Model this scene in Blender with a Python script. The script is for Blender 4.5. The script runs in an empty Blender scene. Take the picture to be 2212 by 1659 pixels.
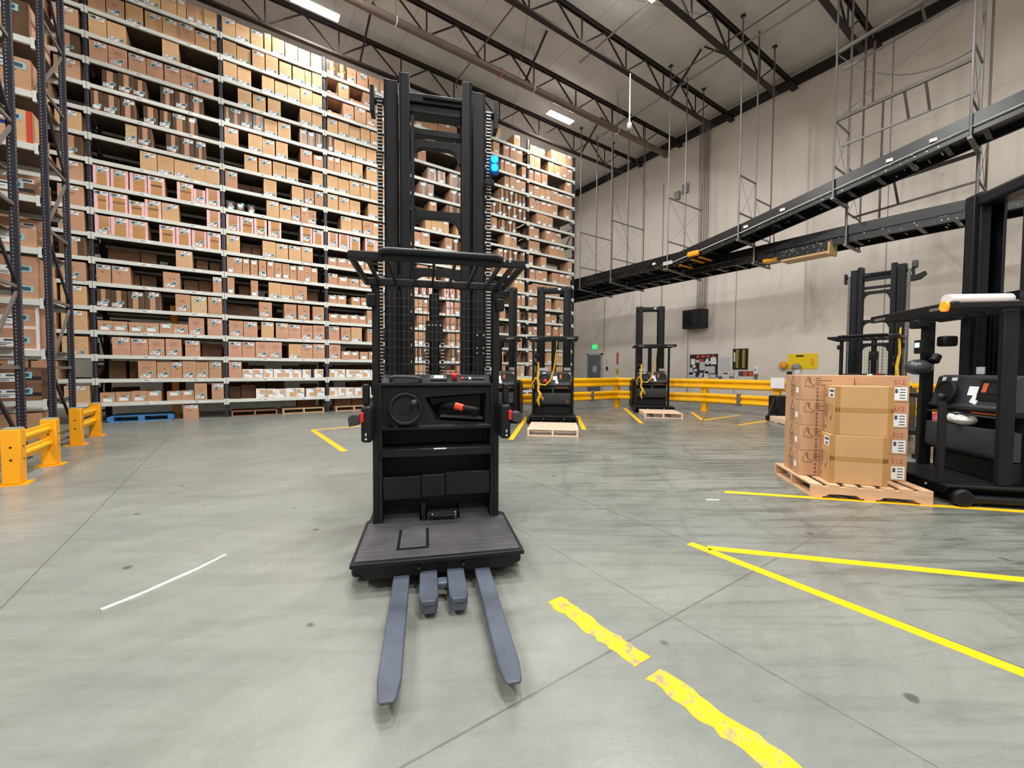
import bpy, bmesh, math, random
from mathutils import Vector, Matrix
S = bpy.context.scene
COL = S.collection
RND = random.Random(7)
PI = math.pi

# ---------------------------------------------------------------- materials
def lin(c):
    r = []
    for v in c:
        v /= 255.0
        r.append(v / 12.92 if v <= .04045 else ((v + .055) / 1.055) ** 2.4)
    return (*r, 1.0)

MATS = {}
def mat(name, rgb, rough=.6, metal=0.0, var=0.0, scale=6.0, bump=0.0, bscale=60.0, emit=0.0, spec=.5, stretch=None, coat=0.0):
    """Principled material; var mixes a noise of lighter and darker paint, bump adds a fine noise relief."""
    m = bpy.data.materials.new(name); m.use_nodes = True
    nt = m.node_tree; n = nt.nodes; b = n['Principled BSDF']
    c = lin(rgb)
    b.inputs['Base Color'].default_value = c
    b.inputs['Roughness'].default_value = rough
    b.inputs['Metallic'].default_value = metal
    b.inputs['Specular IOR Level'].default_value = spec
    b.inputs['Coat Weight'].default_value = coat
    if emit:
        b.inputs['Emission Color'].default_value = c
        b.inputs['Emission Strength'].default_value = emit
    if var or bump:
        tc = n.new('ShaderNodeTexCoord')
        src = tc.outputs['Object']
        if stretch:
            mp = n.new('ShaderNodeMapping'); mp.inputs['Scale'].default_value = stretch
            nt.links.new(src, mp.inputs['Vector']); src = mp.outputs['Vector']
    if var:
        t = n.new('ShaderNodeTexNoise'); t.inputs['Scale'].default_value = scale; t.inputs['Detail'].default_value = 6
        nt.links.new(src, t.inputs['Vector'])
        r = n.new('ShaderNodeValToRGB')
        r.color_ramp.elements[0].position = .3; r.color_ramp.elements[1].position = .7
        r.color_ramp.elements[0].color = tuple(x * (1 - var) for x in c[:3]) + (1,)
        r.color_ramp.elements[1].color = tuple(min(1, x * (1 + var)) for x in c[:3]) + (1,)
        nt.links.new(t.outputs['Fac'], r.inputs['Fac']); nt.links.new(r.outputs['Color'], b.inputs['Base Color'])
    if bump:
        t2 = n.new('ShaderNodeTexNoise'); t2.inputs['Scale'].default_value = bscale
        nt.links.new(src, t2.inputs['Vector'])
        bp = n.new('ShaderNodeBump'); bp.inputs['Strength'].default_value = bump; bp.inputs['Distance'].default_value = .01
        nt.links.new(t2.outputs['Fac'], bp.inputs['Height']); nt.links.new(bp.outputs['Normal'], b.inputs['Normal'])
    MATS[name] = m
    return m

mat('wall_paint', (222, 214, 204), .7, var=.05, scale=.8, bump=.12, bscale=8)
mat('ceiling_foil', (216, 212, 208), .55, var=.08, scale=1.2)
mat('truss_steel', (38, 29, 29), .65, var=.2, scale=3)
mat('pipe_brown', (104, 88, 80), .45, var=.12, scale=4)
mat('pipe_grey', (150, 146, 144), .4, metal=.4)
mat('galvanised', (122, 121, 122), .42, metal=.5, var=.1, scale=8)
mat('clamp_white', (225, 222, 214), .5)
mat('clamp_orange', (210, 84, 50), .5)
mat('rack_blue', (30, 33, 46), .5, var=.15, scale=5)
mat('hole_light', (168, 166, 172), .6)  # pale colour paints the light seen through the punched post holes
mat('brace_grey', (104, 98, 92), .5, var=.15, scale=5)
mat('beam_grey', (212, 216, 210), .5, var=.05, scale=3)
mat('deck_brown', (92, 78, 66), .8, var=.2, scale=5)
mat('tan', (206, 166, 124), .75, var=.07, scale=5)
mat('brown', (190, 146, 116), .75, var=.08, scale=5)
mat('rose', (196, 150, 124), .75, var=.08, scale=5)
mat('kraft', (188, 138, 84), .75, var=.12, scale=7)
mat('deep', (120, 88, 66), .8, var=.12, scale=5)  # dark brown: shade painted onto deep-set cartons, own tone of dark ones
mat('tape_pink', (236, 190, 194), .4, var=.06, scale=14)
mat('tape_rose', (222, 168, 146), .4)
mat('tape_tan', (222, 180, 130), .35)
mat('tape_dark', (92, 72, 56), .28, var=.2, scale=9, stretch=(1, 1, .2))
mat('film', (206, 178, 138), .14, var=.25, scale=22, bump=.6, bscale=35)
mat('wrap_white', (238, 228, 226), .4, var=.05, scale=12)
mat('label_white', (236, 238, 240), .5)
mat('label_teal', (150, 196, 204), .5)
mat('label_ink', (62, 78, 88), .6)
mat('label_rose', (196, 118, 160), .5)
mat('label_yellow', (240, 210, 50), .5)
mat('tote_black', (34, 34, 44), .5)
mat('tote_blue', (34, 44, 132), .5)
mat('strap_red', (206, 70, 52), .5)
mat('print_brown', (128, 92, 66), .8)
mat('print_red', (196, 84, 72), .8)
mat('big_carton', (190, 150, 104), .75, var=.05, scale=4)
mat('big_carton_rose', (188, 146, 112), .75, var=.06, scale=4)
mat('big_tape', (172, 128, 76), .3)
mat('black_paint', (21, 22, 25), .45, spec=.28, var=.15, scale=7, bump=.05, bscale=90)
mat('black_plastic', (18, 19, 21), .5, spec=.3, bump=.12, bscale=160)
mat('black_dull', (13, 13, 15), .75)
mat('mast_black', (19, 21, 26), .4, spec=.28, var=.2, scale=3)
mat('grey_plastic', (50, 52, 56), .5, bump=.1, bscale=140)
mat('fork_grey', (72, 79, 92), .5, var=.18, scale=9)
mat('mat_rubber', (66, 64, 68), .7, var=.28, scale=5)
mat('chain_steel', (190, 190, 190), .32, metal=.8)
mat('chain_dark', (40, 40, 42), .5, metal=.3)
mat('red_plastic', (214, 30, 40), .4)
mat('red_orange', (232, 74, 36), .4)
mat('screen', (190, 226, 226), .3, emit=.8)
mat('lamp_blue', (0, 225, 255), .3, emit=3.0)
mat('housing_blue', (0, 70, 160), .4, emit=.35)
mat('amber', (250, 150, 40), .3, emit=.6)
mat('bolt', (205, 205, 205), .35, metal=.4)
mat('silver_text', (186, 186, 188), .4)
mat('orange_mark', (196, 92, 52), .5)
mat('yellow_paint', (242, 178, 10), .42, var=.06, scale=5)
mat('yellow_deep', (238, 162, 6), .42, var=.05, scale=5)
mat('yellow_cord', (214, 172, 40), .6)
mat('cap_grey', (132, 140, 134), .5)
mat('pallet_wood', (206, 168, 132), .75, var=.14, scale=6, stretch=(1, 6, 6))
mat('pallet_pale', (224, 196, 172), .75, var=.14, scale=6, stretch=(6, 1, 6))
mat('pallet_brown', (140, 98, 70), .8, var=.2, scale=6)
mat('pallet_blue', (70, 130, 190), .6, var=.1, scale=6)
mat('conveyor_black', (13, 13, 15), .3, var=.2, scale=3)
mat('exit_green', (20, 210, 110), .4, emit=1.4)
mat('sign_dark', (40, 50, 46), .5)
mat('door_grey', (110, 120, 124), .5)
mat('frame_grey', (190, 192, 190), .5)
mat('paper', (226, 226, 228), .7)
mat('paper_grey', (196, 198, 204), .7)
mat('board_dark', (48, 30, 34), .7)
mat('poster_black', (26, 24, 26), .6)
mat('poster_yellow', (196, 170, 50), .6)
mat('board_yellow', (240, 206, 24), .5)
mat('helmet_orange', (240, 160, 40), .45)
mat('helmet_grey', (150, 150, 156), .45)
mat('bag_clear', (220, 222, 220), .2, spec=.6)
mat('tube_white', (224, 218, 216), .45)
mat('floor_white', (232, 234, 230), .5)
mat('cable_white', (214, 214, 206), .5)
mat('cream_box', (214, 178, 128), .55)
mat('pink_bag', (178, 70, 90), .5, var=.2, scale=12)
mat('cushion_grey', (90, 92, 98), .55)
mat('mirror_dark', (64, 66, 72), .3)

def worn_yellow(name, wear):
    m = mat(name, (240, 182, 14), .45)
    nt = m.node_tree; n = nt.nodes; b = n['Principled BSDF']
    tc = n.new('ShaderNodeTexCoord')
    t = n.new('ShaderNodeTexNoise'); t.inputs['Scale'].default_value = 16; t.inputs['Detail'].default_value = 8; t.inputs['Roughness'].default_value = .7
    nt.links.new(tc.outputs['Object'], t.inputs['Vector'])
    r = n.new('ShaderNodeValToRGB')
    r.color_ramp.elements[0].position = wear - .05; r.color_ramp.elements[0].color = lin((150, 138, 104))
    r.color_ramp.elements[1].position = wear + .05; r.color_ramp.elements[1].color = lin((240, 182, 14))
    nt.links.new(t.outputs['Fac'], r.inputs['Fac']); nt.links.new(r.outputs['Color'], b.inputs['Base Color'])
worn_yellow('tape_worn', .44)
worn_yellow('tape_new', .30)

def floor_material():
    m = bpy.data.materials.new('polished_concrete'); m.use_nodes = True
    nt = m.node_tree; n = nt.nodes; L = nt.links; b = n['Principled BSDF']
    tc = n.new('ShaderNodeTexCoord')
    def noise(scale, detail=6, rough=.55, st=None, rot=0):
        src = tc.outputs['Object']
        if st or rot:
            mp = n.new('ShaderNodeMapping'); mp.inputs['Scale'].default_value = st or (1, 1, 1); mp.inputs['Rotation'].default_value = (0, 0, rot); mp.vector_type = 'TEXTURE' if rot else 'POINT'
            L.new(src, mp.inputs['Vector']); src = mp.outputs['Vector']
        t = n.new('ShaderNodeTexNoise'); t.inputs['Scale'].default_value = scale; t.inputs['Detail'].default_value = detail; t.inputs['Roughness'].default_value = rough
        L.new(src, t.inputs['Vector']); return t.outputs['Fac']
    def ramp(fac, p0, c0, p1, c1):
        r = n.new('ShaderNodeValToRGB')
        r.color_ramp.elements[0].position = p0; r.color_ramp.elements[0].color = c0
        r.color_ramp.elements[1].position = p1; r.color_ramp.elements[1].color = c1
        L.new(fac, r.inputs['Fac']); return r.outputs['Color']
    def mix(kind, fac, a, c):
        x = n.new('ShaderNodeMix'); x.data_type = 'RGBA'; x.blend_type = kind
        if hasattr(fac, 'links'): L.new(fac, x.inputs[0])
        else: x.inputs[0].default_value = fac
        for s, v in ((x.inputs[6], a), (x.inputs[7], c)):
            if hasattr(v, 'links'): L.new(v, s)
            else: s.default_value = v
        return x.outputs[2]
    def math_(op, a, c=None):
        x = n.new('ShaderNodeMath'); x.operation = op
        for i, v in enumerate((a, c)):
            if v is None: continue
            if hasattr(v, 'links'): L.new(v, x.inputs[i])
            else: x.inputs[i].default_value = v
        return x.outputs[0]
    W = (1, 1, 1, 1)
    base = ramp(noise(.5, 4), .3, lin((122, 127, 123)), .7, lin((140, 142, 136)))
    base = mix('MULTIPLY', 1, base, ramp(noise(9, 8, .7), .3, (.9, .9, .9, 1), .7, W))
    base = mix('MULTIPLY', 1, base, ramp(noise(60, 3, .7), .3, (.93, .93, .93, 1), .7, W))
    # tyre drags: stretched dark streaks, stronger in the truck bays (x > 2.9)
    sep = n.new('ShaderNodeSeparateXYZ'); L.new(tc.outputs['Object'], sep.inputs[0])
    mr = n.new('ShaderNodeMapRange'); mr.inputs['From Min'].default_value = 1.5; mr.inputs['From Max'].default_value = 5.0
    mr.inputs['To Min'].default_value = .18; mr.inputs['To Max'].default_value = 1.0; L.new(sep.outputs['X'], mr.inputs['Value'])
    s1 = ramp(noise(7.5, 10, .72, (10, 1, 1), -.60), .49, W, .60, (.52, .52, .49, 1))
    s2 = ramp(noise(6.0, 10, .72, (9, 1, 1), -.42), .52, W, .64, (.60, .60, .57, 1))
    s4 = ramp(noise(.9, 5, .6), .40, W, .70, (.66, .66, .63, 1))
    s6 = ramp(noise(5.0, 9, .7, (8, 1, 1), .86), .54, W, .66, (.70, .70, .67, 1))
    for s in (s1, s2, s4, s6): base = mix('MULTIPLY', mr.outputs[0], base, s)
    s3 = ramp(noise(2.6, 8, .65, (7, 1, 1), .35), .46, W, .72, (.80, .80, .79, 1))
    base = mix('MULTIPLY', .8, base, s3)
    s5 = ramp(noise(3.2, 8, .7, (4, 1, 1), -.1), .50, W, .78, (.82, .82, .81, 1))
    base = mix('MULTIPLY', .8, base, s5)
    # oil spots
    vo = n.new('ShaderNodeTexVoronoi'); vo.inputs['Scale'].default_value = 2.6; L.new(tc.outputs['Object'], vo.inputs['Vector'])
    sp = ramp(math_('ADD', vo.outputs['Distance'], math_('MULTIPLY', math_('SUBTRACT', noise(14, 4), .5), .18)), .045, (.45, .45, .44, 1), .075, W)
    base = mix('MULTIPLY', 1, base, sp)
    # saw-cut joints of the slab
    joint = None
    for ax, pos, w in (('X', -1.07, .006), ('X', 2.845, .007), ('Y', 1.26, .0055), ('X', 1.89, .004), ('X', 6.8, .006), ('X', -5.0, .006), ('Y', 5.2, .004), ('Y', 9.1, .004)):
        d = math_('ABSOLUTE', math_('SUBTRACT', sep.outputs[ax], pos))
        d = math_('ADD', d, math_('MULTIPLY', math_('SUBTRACT', noise(11, 5), .5), .012))
        k = math_('LESS_THAN', d, w)
        joint = k if joint is None else math_('MAXIMUM', joint, k)
    base = mix('MIX', math_('MULTIPLY', joint, .62), base, lin((84, 80, 74)))
    L.new(base, b.inputs['Base Color'])
    ro = n.new('ShaderNodeMapRange'); ro.inputs['To Min'].default_value = .20; ro.inputs['To Max'].default_value = .38
    L.new(noise(1.4, 6, .6), ro.inputs['Value']); L.new(ro.outputs[0], b.inputs['Roughness'])
    b.inputs['Specular IOR Level'].default_value = .42
    bp = n.new('ShaderNodeBump'); bp.inputs['Strength'].default_value = .06; bp.inputs['Distance'].default_value = .01
    L.new(noise(40, 4), bp.inputs['Height']); L.new(bp.outputs['Normal'], b.inputs['Normal'])
    MATS['polished_concrete'] = m
floor_material()

def ribbed_ceiling():
    m = MATS['ceiling_foil']; nt = m.node_tree; n = nt.nodes; L = nt.links; b = n['Principled BSDF']
    tc = n.new('ShaderNodeTexCoord'); sep = n.new('ShaderNodeSeparateXYZ'); L.new(tc.outputs['Object'], sep.inputs[0])
    d = n.new('ShaderNodeMath'); d.operation = 'PINGPONG'; d.inputs[1].default_value = .76; L.new(sep.outputs['X'], d.inputs[0])
    t = n.new('ShaderNodeMath'); t.operation = 'LESS_THAN'; t.inputs[1].default_value = .014; L.new(d.outputs[0], t.inputs[0])
    x = n.new('ShaderNodeMix'); x.data_type = 'RGBA'
    L.new(t.outputs[0], x.inputs[0])
    old = b.inputs['Base Color'].links[0].from_socket
    L.new(old, x.inputs[6]); x.inputs[7].default_value = lin((186, 182, 178))
    L.new(x.outputs[2], b.inputs['Base Color'])
    w = n.new('ShaderNodeTexNoise'); w.inputs['Scale'].default_value = 2.2; w.inputs['Detail'].default_value = 5; L.new(tc.outputs['Object'], w.inputs['Vector'])
    bp = n.new('ShaderNodeBump'); bp.inputs['Strength'].default_value = .35; bp.inputs['Distance'].default_value = .06
    L.new(w.outputs['Fac'], bp.inputs['Height']); L.new(bp.outputs['Normal'], b.inputs['Normal'])
ribbed_ceiling()

# ---------------------------------------------------------------- mesh builder
class MB:
    def __init__(s): s.v = []; s.f = []; s.m = []
    def add(s, vs, fs, m=0):
        o = len(s.v); s.v += [tuple(v) for v in vs]
        for f in fs: s.f.append(tuple(i + o for i in f)); s.m.append(m)
        return s
    def box(s, x0, x1, y0, y1, z0, z1, m=0):
        vs = [(x, y, z) for z in (z0, z1) for y in (y0, y1) for x in (x0, x1)]
        return s.add(vs, [(0, 2, 3, 1), (4, 5, 7, 6), (0, 1, 5, 4), (2, 6, 7, 3), (0, 4, 6, 2), (1, 3, 7, 5)], m)
    def bar(s, p, q, w, h, m=0, up=(0, 0, 1)):
        p, q = Vector(p), Vector(q); d = (q - p).normalized(); up = Vector(up)
        if abs(d.dot(up)) > .99: up = Vector((0, 1, 0))
        a = d.cross(up).normalized() * w / 2; b = a.cross(d).normalized() * h / 2
        vs = [c + i * a + j * b for c in (p, q) for j in (-1, 1) for i in (-1, 1)]
        return s.add(vs, [(0, 2, 3, 1), (4, 5, 7, 6), (0, 1, 5, 4), (2, 6, 7, 3), (0, 4, 6, 2), (1, 3, 7, 5)], m)
    def tube(s, pts, r, m=0, n=8):
        pts = [Vector(p) for p in pts]; rings = []; prev = None
        for i, p in enumerate(pts):
            d = (pts[min(i + 1, len(pts) - 1)] - pts[max(i - 1, 0)]).normalized()
            if prev is None:
                a = d.orthogonal().normalized()
            else:
                a = (prev - d * prev.dot(d))
                a = a.normalized() if a.length > 1e-6 else d.orthogonal().normalized()
            prev = a; b = d.cross(a)
            rr = r[i] if isinstance(r, (list, tuple)) else r
            rings.append([p + (a * math.cos(2 * PI * k / n) + b * math.sin(2 * PI * k / n)) * rr for k in range(n)])
        vs = [v for g in rings for v in g]; fs = []
        for i in range(len(rings) - 1):
            for k in range(n):
                fs.append((i * n + k, i * n + (k + 1) % n, (i + 1) * n + (k + 1) % n, (i + 1) * n + k))
        fs.append(tuple(reversed(range(n)))); fs.append(tuple((len(rings) - 1) * n + k for k in range(n)))
        return s.add(vs, fs, m)
    def prism(s, poly, ax, a, b, m=0):
        """polygon in the plane across axis ax ('x': (y,z), 'y': (x,z), 'z': (x,y)), swept from a to b"""
        def P(u, v, w): return (w, u, v) if ax == 'x' else (u, w, v) if ax == 'y' else (u, v, w)
        k = len(poly); vs = [P(u, v, a) for u, v in poly] + [P(u, v, b) for u, v in poly]
        fs = [tuple(range(k)), tuple(reversed(range(k, 2 * k)))] + [(i, i + k, (i + 1) % k + k, (i + 1) % k) for i in range(k)]
        return s.add(vs, fs, m)
    def loft(s, a, b, m=0):
        k = len(a)
        return s.add(list(a) + list(b), [tuple(range(k)), tuple(reversed(range(k, 2 * k)))] + [(i, i + k, (i + 1) % k + k, (i + 1) % k) for i in range(k)], m)
    def disc(s, c, ax, r, t, m=0, n=24):
        d = Vector(ax).normalized() * t / 2; c = Vector(c)
        return s.tube([c - d, c + d], r, m, n)
    def torus(s, c, ax, R, r, m=0, n=28, k=8):
        c = Vector(c); d = Vector(ax).normalized(); a = d.orthogonal().normalized(); b = d.cross(a)
        vs = []; fs = []
        for i in range(n):
            e = a * math.cos(2 * PI * i / n) + b * math.sin(2 * PI * i / n)
            for j in range(k):
                t = 2 * PI * j / k; vs.append(c + e * (R + r * math.cos(t)) + d * r * math.sin(t))
        for i in range(n):
            for j in range(k):
                fs.append((i * k + j, ((i + 1) % n) * k + j, ((i + 1) % n) * k + (j + 1) % k, i * k + (j + 1) % k))
        return s.add(vs, fs, m)
    def ball(s, c, r, m=0, n=14, k=8, sz=1.0):
        c = Vector(c); vs = [c + Vector((0, 0, r * sz))]
        for i in range(1, k):
            t = PI * i / k
            for j in range(n):
                p = 2 * PI * j / n; vs.append(c + Vector((r * math.sin(t) * math.cos(p), r * math.sin(t) * math.sin(p), r * sz * math.cos(t))))
        vs.append(c - Vector((0, 0, r * sz))); fs = []
        for j in range(n): fs.append((0, 1 + j, 1 + (j + 1) % n))
        for i in range(k - 2):
            for j in range(n): fs.append((1 + i * n + j, 1 + (i + 1) * n + j, 1 + (i + 1) * n + (j + 1) % n, 1 + i * n + (j + 1) % n))
        e = len(vs) - 1; o = 1 + (k - 2) * n
        for j in range(n): fs.append((o + j, e, o + (j + 1) % n))
        return s.add(vs, fs, m)
    def mesh(s, name, mats, smooth=True, fix=True):
        me = bpy.data.meshes.new(name); me.from_pydata(s.v, [], s.f)
        for x in mats: me.materials.append(MATS[x])
        me.polygons.foreach_set('material_index', s.m)
        if fix:
            bm = bmesh.new(); bm.from_mesh(me); bmesh.ops.recalc_face_normals(bm, faces=bm.faces); bm.to_mesh(me); bm.free()
        if smooth:
            me.polygons.foreach_set('use_smooth', [True] * len(me.polygons)); me.set_sharp_from_angle(angle=.6)
        me.update(); return me
    def build(s, name, mats, parent=None, bevel=0.0, seg=2, smooth=True):
        if isinstance(mats, str): mats = [mats]
        o = bpy.data.objects.new(name, s.mesh(name, mats, smooth)); COL.objects.link(o)
        if parent is not None: o.parent = parent
        if bevel:
            b = o.modifiers.new('Bevel', 'BEVEL'); b.width = bevel; b.segments = seg; b.limit_method = 'ANGLE'; b.angle_limit = .6; b.use_clamp_overlap = True
        return o

def tag(o, label=None, cat=None, group=None, kind=None):
    if label: o['label'] = label
    if cat: o['category'] = cat
    if group: o['group'] = group
    if kind: o['kind'] = kind
    return o
def empty(name, loc, rz=0.0):
    o = bpy.data.objects.new(name, None); COL.objects.link(o); o.location = loc; o.rotation_euler = (0, 0, rz); o.empty_display_size = .2
    return o
def copy_tree(o, parent=None):
    c = o.copy(); COL.objects.link(c)
    if parent is not None: c.parent = parent
    for ch in list(o.children): copy_tree(ch, c)
    return c
def text(name, body, size, loc, rot, mname, parent, ext=.0008, align='LEFT', sx=1.0):
    cu = bpy.data.curves.new(name, 'FONT'); cu.body = body; cu.size = size; cu.extrude = ext; cu.align_x = align
    t = bpy.data.objects.new('lettering', cu); COL.objects.link(t)
    me = bpy.data.meshes.new_from_object(t.evaluated_get(bpy.context.evaluated_depsgraph_get()))
    bpy.data.objects.remove(t); bpy.data.curves.remove(cu)
    me.materials.clear(); me.materials.append(MATS[mname])
    o = bpy.data.objects.new(name, me); COL.objects.link(o); o.location = loc; o.rotation_euler = rot; o.scale = (sx, 1, 1)
    if parent is not None: o.parent = parent
    return o
ORD = ['first', 'second', 'third', 'fourth', 'fifth', 'sixth', 'seventh', 'eighth', 'ninth', 'tenth', 'eleventh', 'twelfth', 'thirteenth', 'fourteenth']

POWER = 405
# ---------------------------------------------------------------- camera (a hand-held wide-angle phone at chest height)
cd = bpy.data.cameras.new('camera'); cam = bpy.data.objects.new('camera', cd); COL.objects.link(cam); S.camera = cam
F_PX, YAW, PITCH, ROLL = 876.723, .596963, -.0345517, .0051376
cd.sensor_fit = 'HORIZONTAL'; cd.sensor_width = 36.0; cd.lens = F_PX / 2212 * 36.0; cd.clip_start = .05; cd.clip_end = 200
fw = Vector((math.sin(YAW) * math.cos(PITCH), math.cos(YAW) * math.cos(PITCH), math.sin(PITCH)))
rt = Vector((math.cos(YAW), -math.sin(YAW), 0)); up = rt.cross(fw)
r2 = rt * math.cos(ROLL) + up * math.sin(ROLL); u2 = -rt * math.sin(ROLL) + up * math.cos(ROLL)
cam.matrix_world = Matrix(((r2.x, u2.x, -fw.x, 0), (r2.y, u2.y, -fw.y, 0), (r2.z, u2.z, -fw.z, 1.3), (0, 0, 0, 1)))

S.view_settings.view_transform = 'Standard'; S.view_settings.look = 'None'; S.view_settings.gamma = 1.0; S.view_settings.use_curve_mapping = False
S.view_settings.exposure = 0.0
S.cycles.use_denoising = True
S.cycles.max_bounces = 7; S.cycles.diffuse_bounces = 4; S.cycles.glossy_bounces = 3; S.cycles.transmission_bounces = 3
S.cycles.sample_clamp_indirect = 6
wd = bpy.data.worlds.new('World'); S.world = wd; wd.use_nodes = True
wd.node_tree.nodes['Background'].inputs[0].default_value = (.012, .012, .012, 1)

# ---------------------------------------------------------------- the hall
XW, YB, XL, YR, ZC = 16.7, 17.9, -16.0, -9.0, 11.8
def struct(o): o['kind'] = 'structure'; return o
struct(MB().box(XL, XW, YR, YB, -.2, 0).build('floor', 'polished_concrete', smooth=False))
struct(MB().box(XW, XW + .2, YR, YB + .2, -.2, ZC + .2).build('wall_right', 'wall_paint', smooth=False))
struct(MB().box(XL - .2, XW, YB, YB + .2, -.2, ZC + .2).build('wall_back', 'wall_paint', smooth=False))
struct(MB().box(XL - .2, XL, YR - .2, YB, -.2, ZC + .2).build('wall_left', 'wall_paint', smooth=False))
struct(MB().box(XL, XW + .2, YR - .2, YR, -.2, ZC + .2).build('wall_front', 'wall_paint', smooth=False))
struct(MB().box(XL, XW, YR, YB, ZC, ZC + .2).build('ceiling', 'ceiling_foil', smooth=False))
# perimeter steel angle under the roof deck on the long wall, panel seams
struct(MB().box(XW - .12, XW, YR, YB, ZC - .32, ZC).build('trim_1', 'truss_steel', smooth=False))
b = MB()
for y in (13.2, 8.55, 4.0, -.6):
    b.box(XW - .004, XW, y - .012, y + .012, 0, ZC - .33)
struct(b.build('trim_2', 'cap_grey', smooth=False))
b = MB()
for x in (-6, -.9, 5.2, 11.3):
    b.box(x - .015, x + .015, YB - .004, YB, 0, ZC)
struct(b.build('trim_3', 'cap_grey', smooth=False))
# ---------------------------------------------------------------- the tall rack along the back of the hall
RX, RY, RZ, RH, BW = -2.7213, 13.3037, .43373, .56328, 2.5   # first post, front face, lowest beam centre, shelf pitch, bay width
NB = 7
rack = tag(empty('storage_rack', (0, 0, 0)), 'very tall dark blue carton rack with eighteen light grey shelf levels', 'rack')
def hole_dots(b, x, y, z0, z1, m, step=.0508, face='y', r=.0055):
    z = z0
    while z < z1:
        if face == 'y': b.add([(x - r, y, z), (x + r, y, z), (x + r, y, z + .015), (x - r, y, z + .015)], [(0, 1, 2, 3)], m)
        else: b.add([(y, x - r, z), (y, x + r, z), (y, x + r, z + .015), (y, x - r, z + .015)], [(0, 1, 2, 3)], m)
        z += step
for k in range(-1, 7):
    x = RX + BW * k
    b = MB().box(x - .04, x + .04, RY + .01, RY + .08, .012, 10.5).box(x - .04, x + .04, RY + 1.0, RY + 1.07, .012, 10.5)
    b.box(x - .07, x + .07, RY - .02, RY + .12, 0, .012).box(x - .07, x + .07, RY + .96, RY + 1.1, 0, .012)
    hole_dots(b, x + .016, RY + .0092, .3, 10.4, 1)
    f = b.build('upright_frame', ['rack_blue', 'hole_light'], rack, smooth=False)
    b = MB(); z = .25; i = 0
    while z < 9.6:
        b.bar((x, RY + .05, z), (x, RY + 1.03, z), .03, .04)
        p, q = ((x, RY + .05, z + .05), (x, RY + 1.03, z + 1.15)) if i % 2 == 0 else ((x, RY + 1.03, z + .05), (x, RY + .05, z + 1.15))
        b.bar(p, q, .03, .04); z += 1.2; i += 1
    b.build('bracing', 'brace_grey' if k == 6 else 'rack_blue', f, smooth=False)

def beam_mb(b, x, z):
    b.box(x + .04, x + BW - .04, RY - .012, RY + .038, z - .042, z + .045)
    for s in (x + .005, x + BW - .055): b.box(s, s + .05, RY - .016, RY + .042, z - .1, z + .06)
    b.box(x + .04, x + BW - .04, RY + 1.03, RY + 1.08, z - .042, z + .045)
    return b
def deck_mb(b, x, z):
    return b.box(x + .045, x + BW - .045, RY + .04, RY + 1.02, z + .02, z + .04)
levels = [(k, i) for k in range(-1, 6) for i in range(18)]
dist = lambda k, i: (RX + BW * (k + .5)) ** 2 + RY ** 2 + (RZ + RH * i - 1.3) ** 2 + (500 if k == -1 else 0)
levels.sort(key=lambda t: dist(*t))
rest_b, rest_d = MB(), MB()
for n, (k, i) in enumerate(levels):
    x, z = RX + BW * k, RZ + RH * i
    if n < 96:
        o = beam_mb(MB(), x, z).build('shelf_beam', 'beam_grey', rack, smooth=False)
        deck_mb(MB(), x, z).build('shelf_deck', 'deck_brown', rack, smooth=False)
        if k in (0, 1):
            for xa, w in ((.82, .22), (1.78, .24)):
                lb = MB().box(x + xa, x + xa + w, RY - .0145, RY - .012, z - .02, z + .02, 0).box(x + xa + .03, x + xa + .12, RY - .0152, RY - .0145, z - .004, z + .010, 1)
                lb.build('bin_label', ['label_white', 'label_ink'], o, smooth=False)
    else:
        beam_mb(rest_b, x, z); deck_mb(rest_d, x, z)
tag(rest_b.build('shelf_beam', 'beam_grey', rack, smooth=False), kind='stuff')
tag(rest_d.build('shelf_deck', 'deck_brown', rack, smooth=False), kind='stuff')

# ---------------------------------------------------------------- cartons
CM = ['tan', 'brown', 'rose', 'kraft', 'deep', 'tape_pink', 'tape_rose', 'tape_tan', 'tape_dark', 'film', 'wrap_white', 'tote_black', 'print_brown', 'black_dull', 'tote_blue', 'strap_red', 'label_white', 'label_teal']
CI = {n: i for i, n in enumerate(CM)}
def grid_front(b, w, h, xs, zs, fn, y=0.0):
    xs = [-w / 2] + sorted(x for x in xs if -w / 2 < x < w / 2) + [w / 2]
    zs = [0] + sorted(z for z in zs if 0 < z < h) + [h]
    for i in range(len(xs) - 1):
        for j in range(len(zs) - 1):
            b.add([(xs[i], y, zs[j]), (xs[i + 1], y, zs[j]), (xs[i + 1], y, zs[j + 1]), (xs[i], y, zs[j + 1])], [(0, 1, 2, 3)],
                  CI[fn((xs[i] + xs[i + 1]) / 2, (zs[j] + zs[j + 1]) / 2)])
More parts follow.
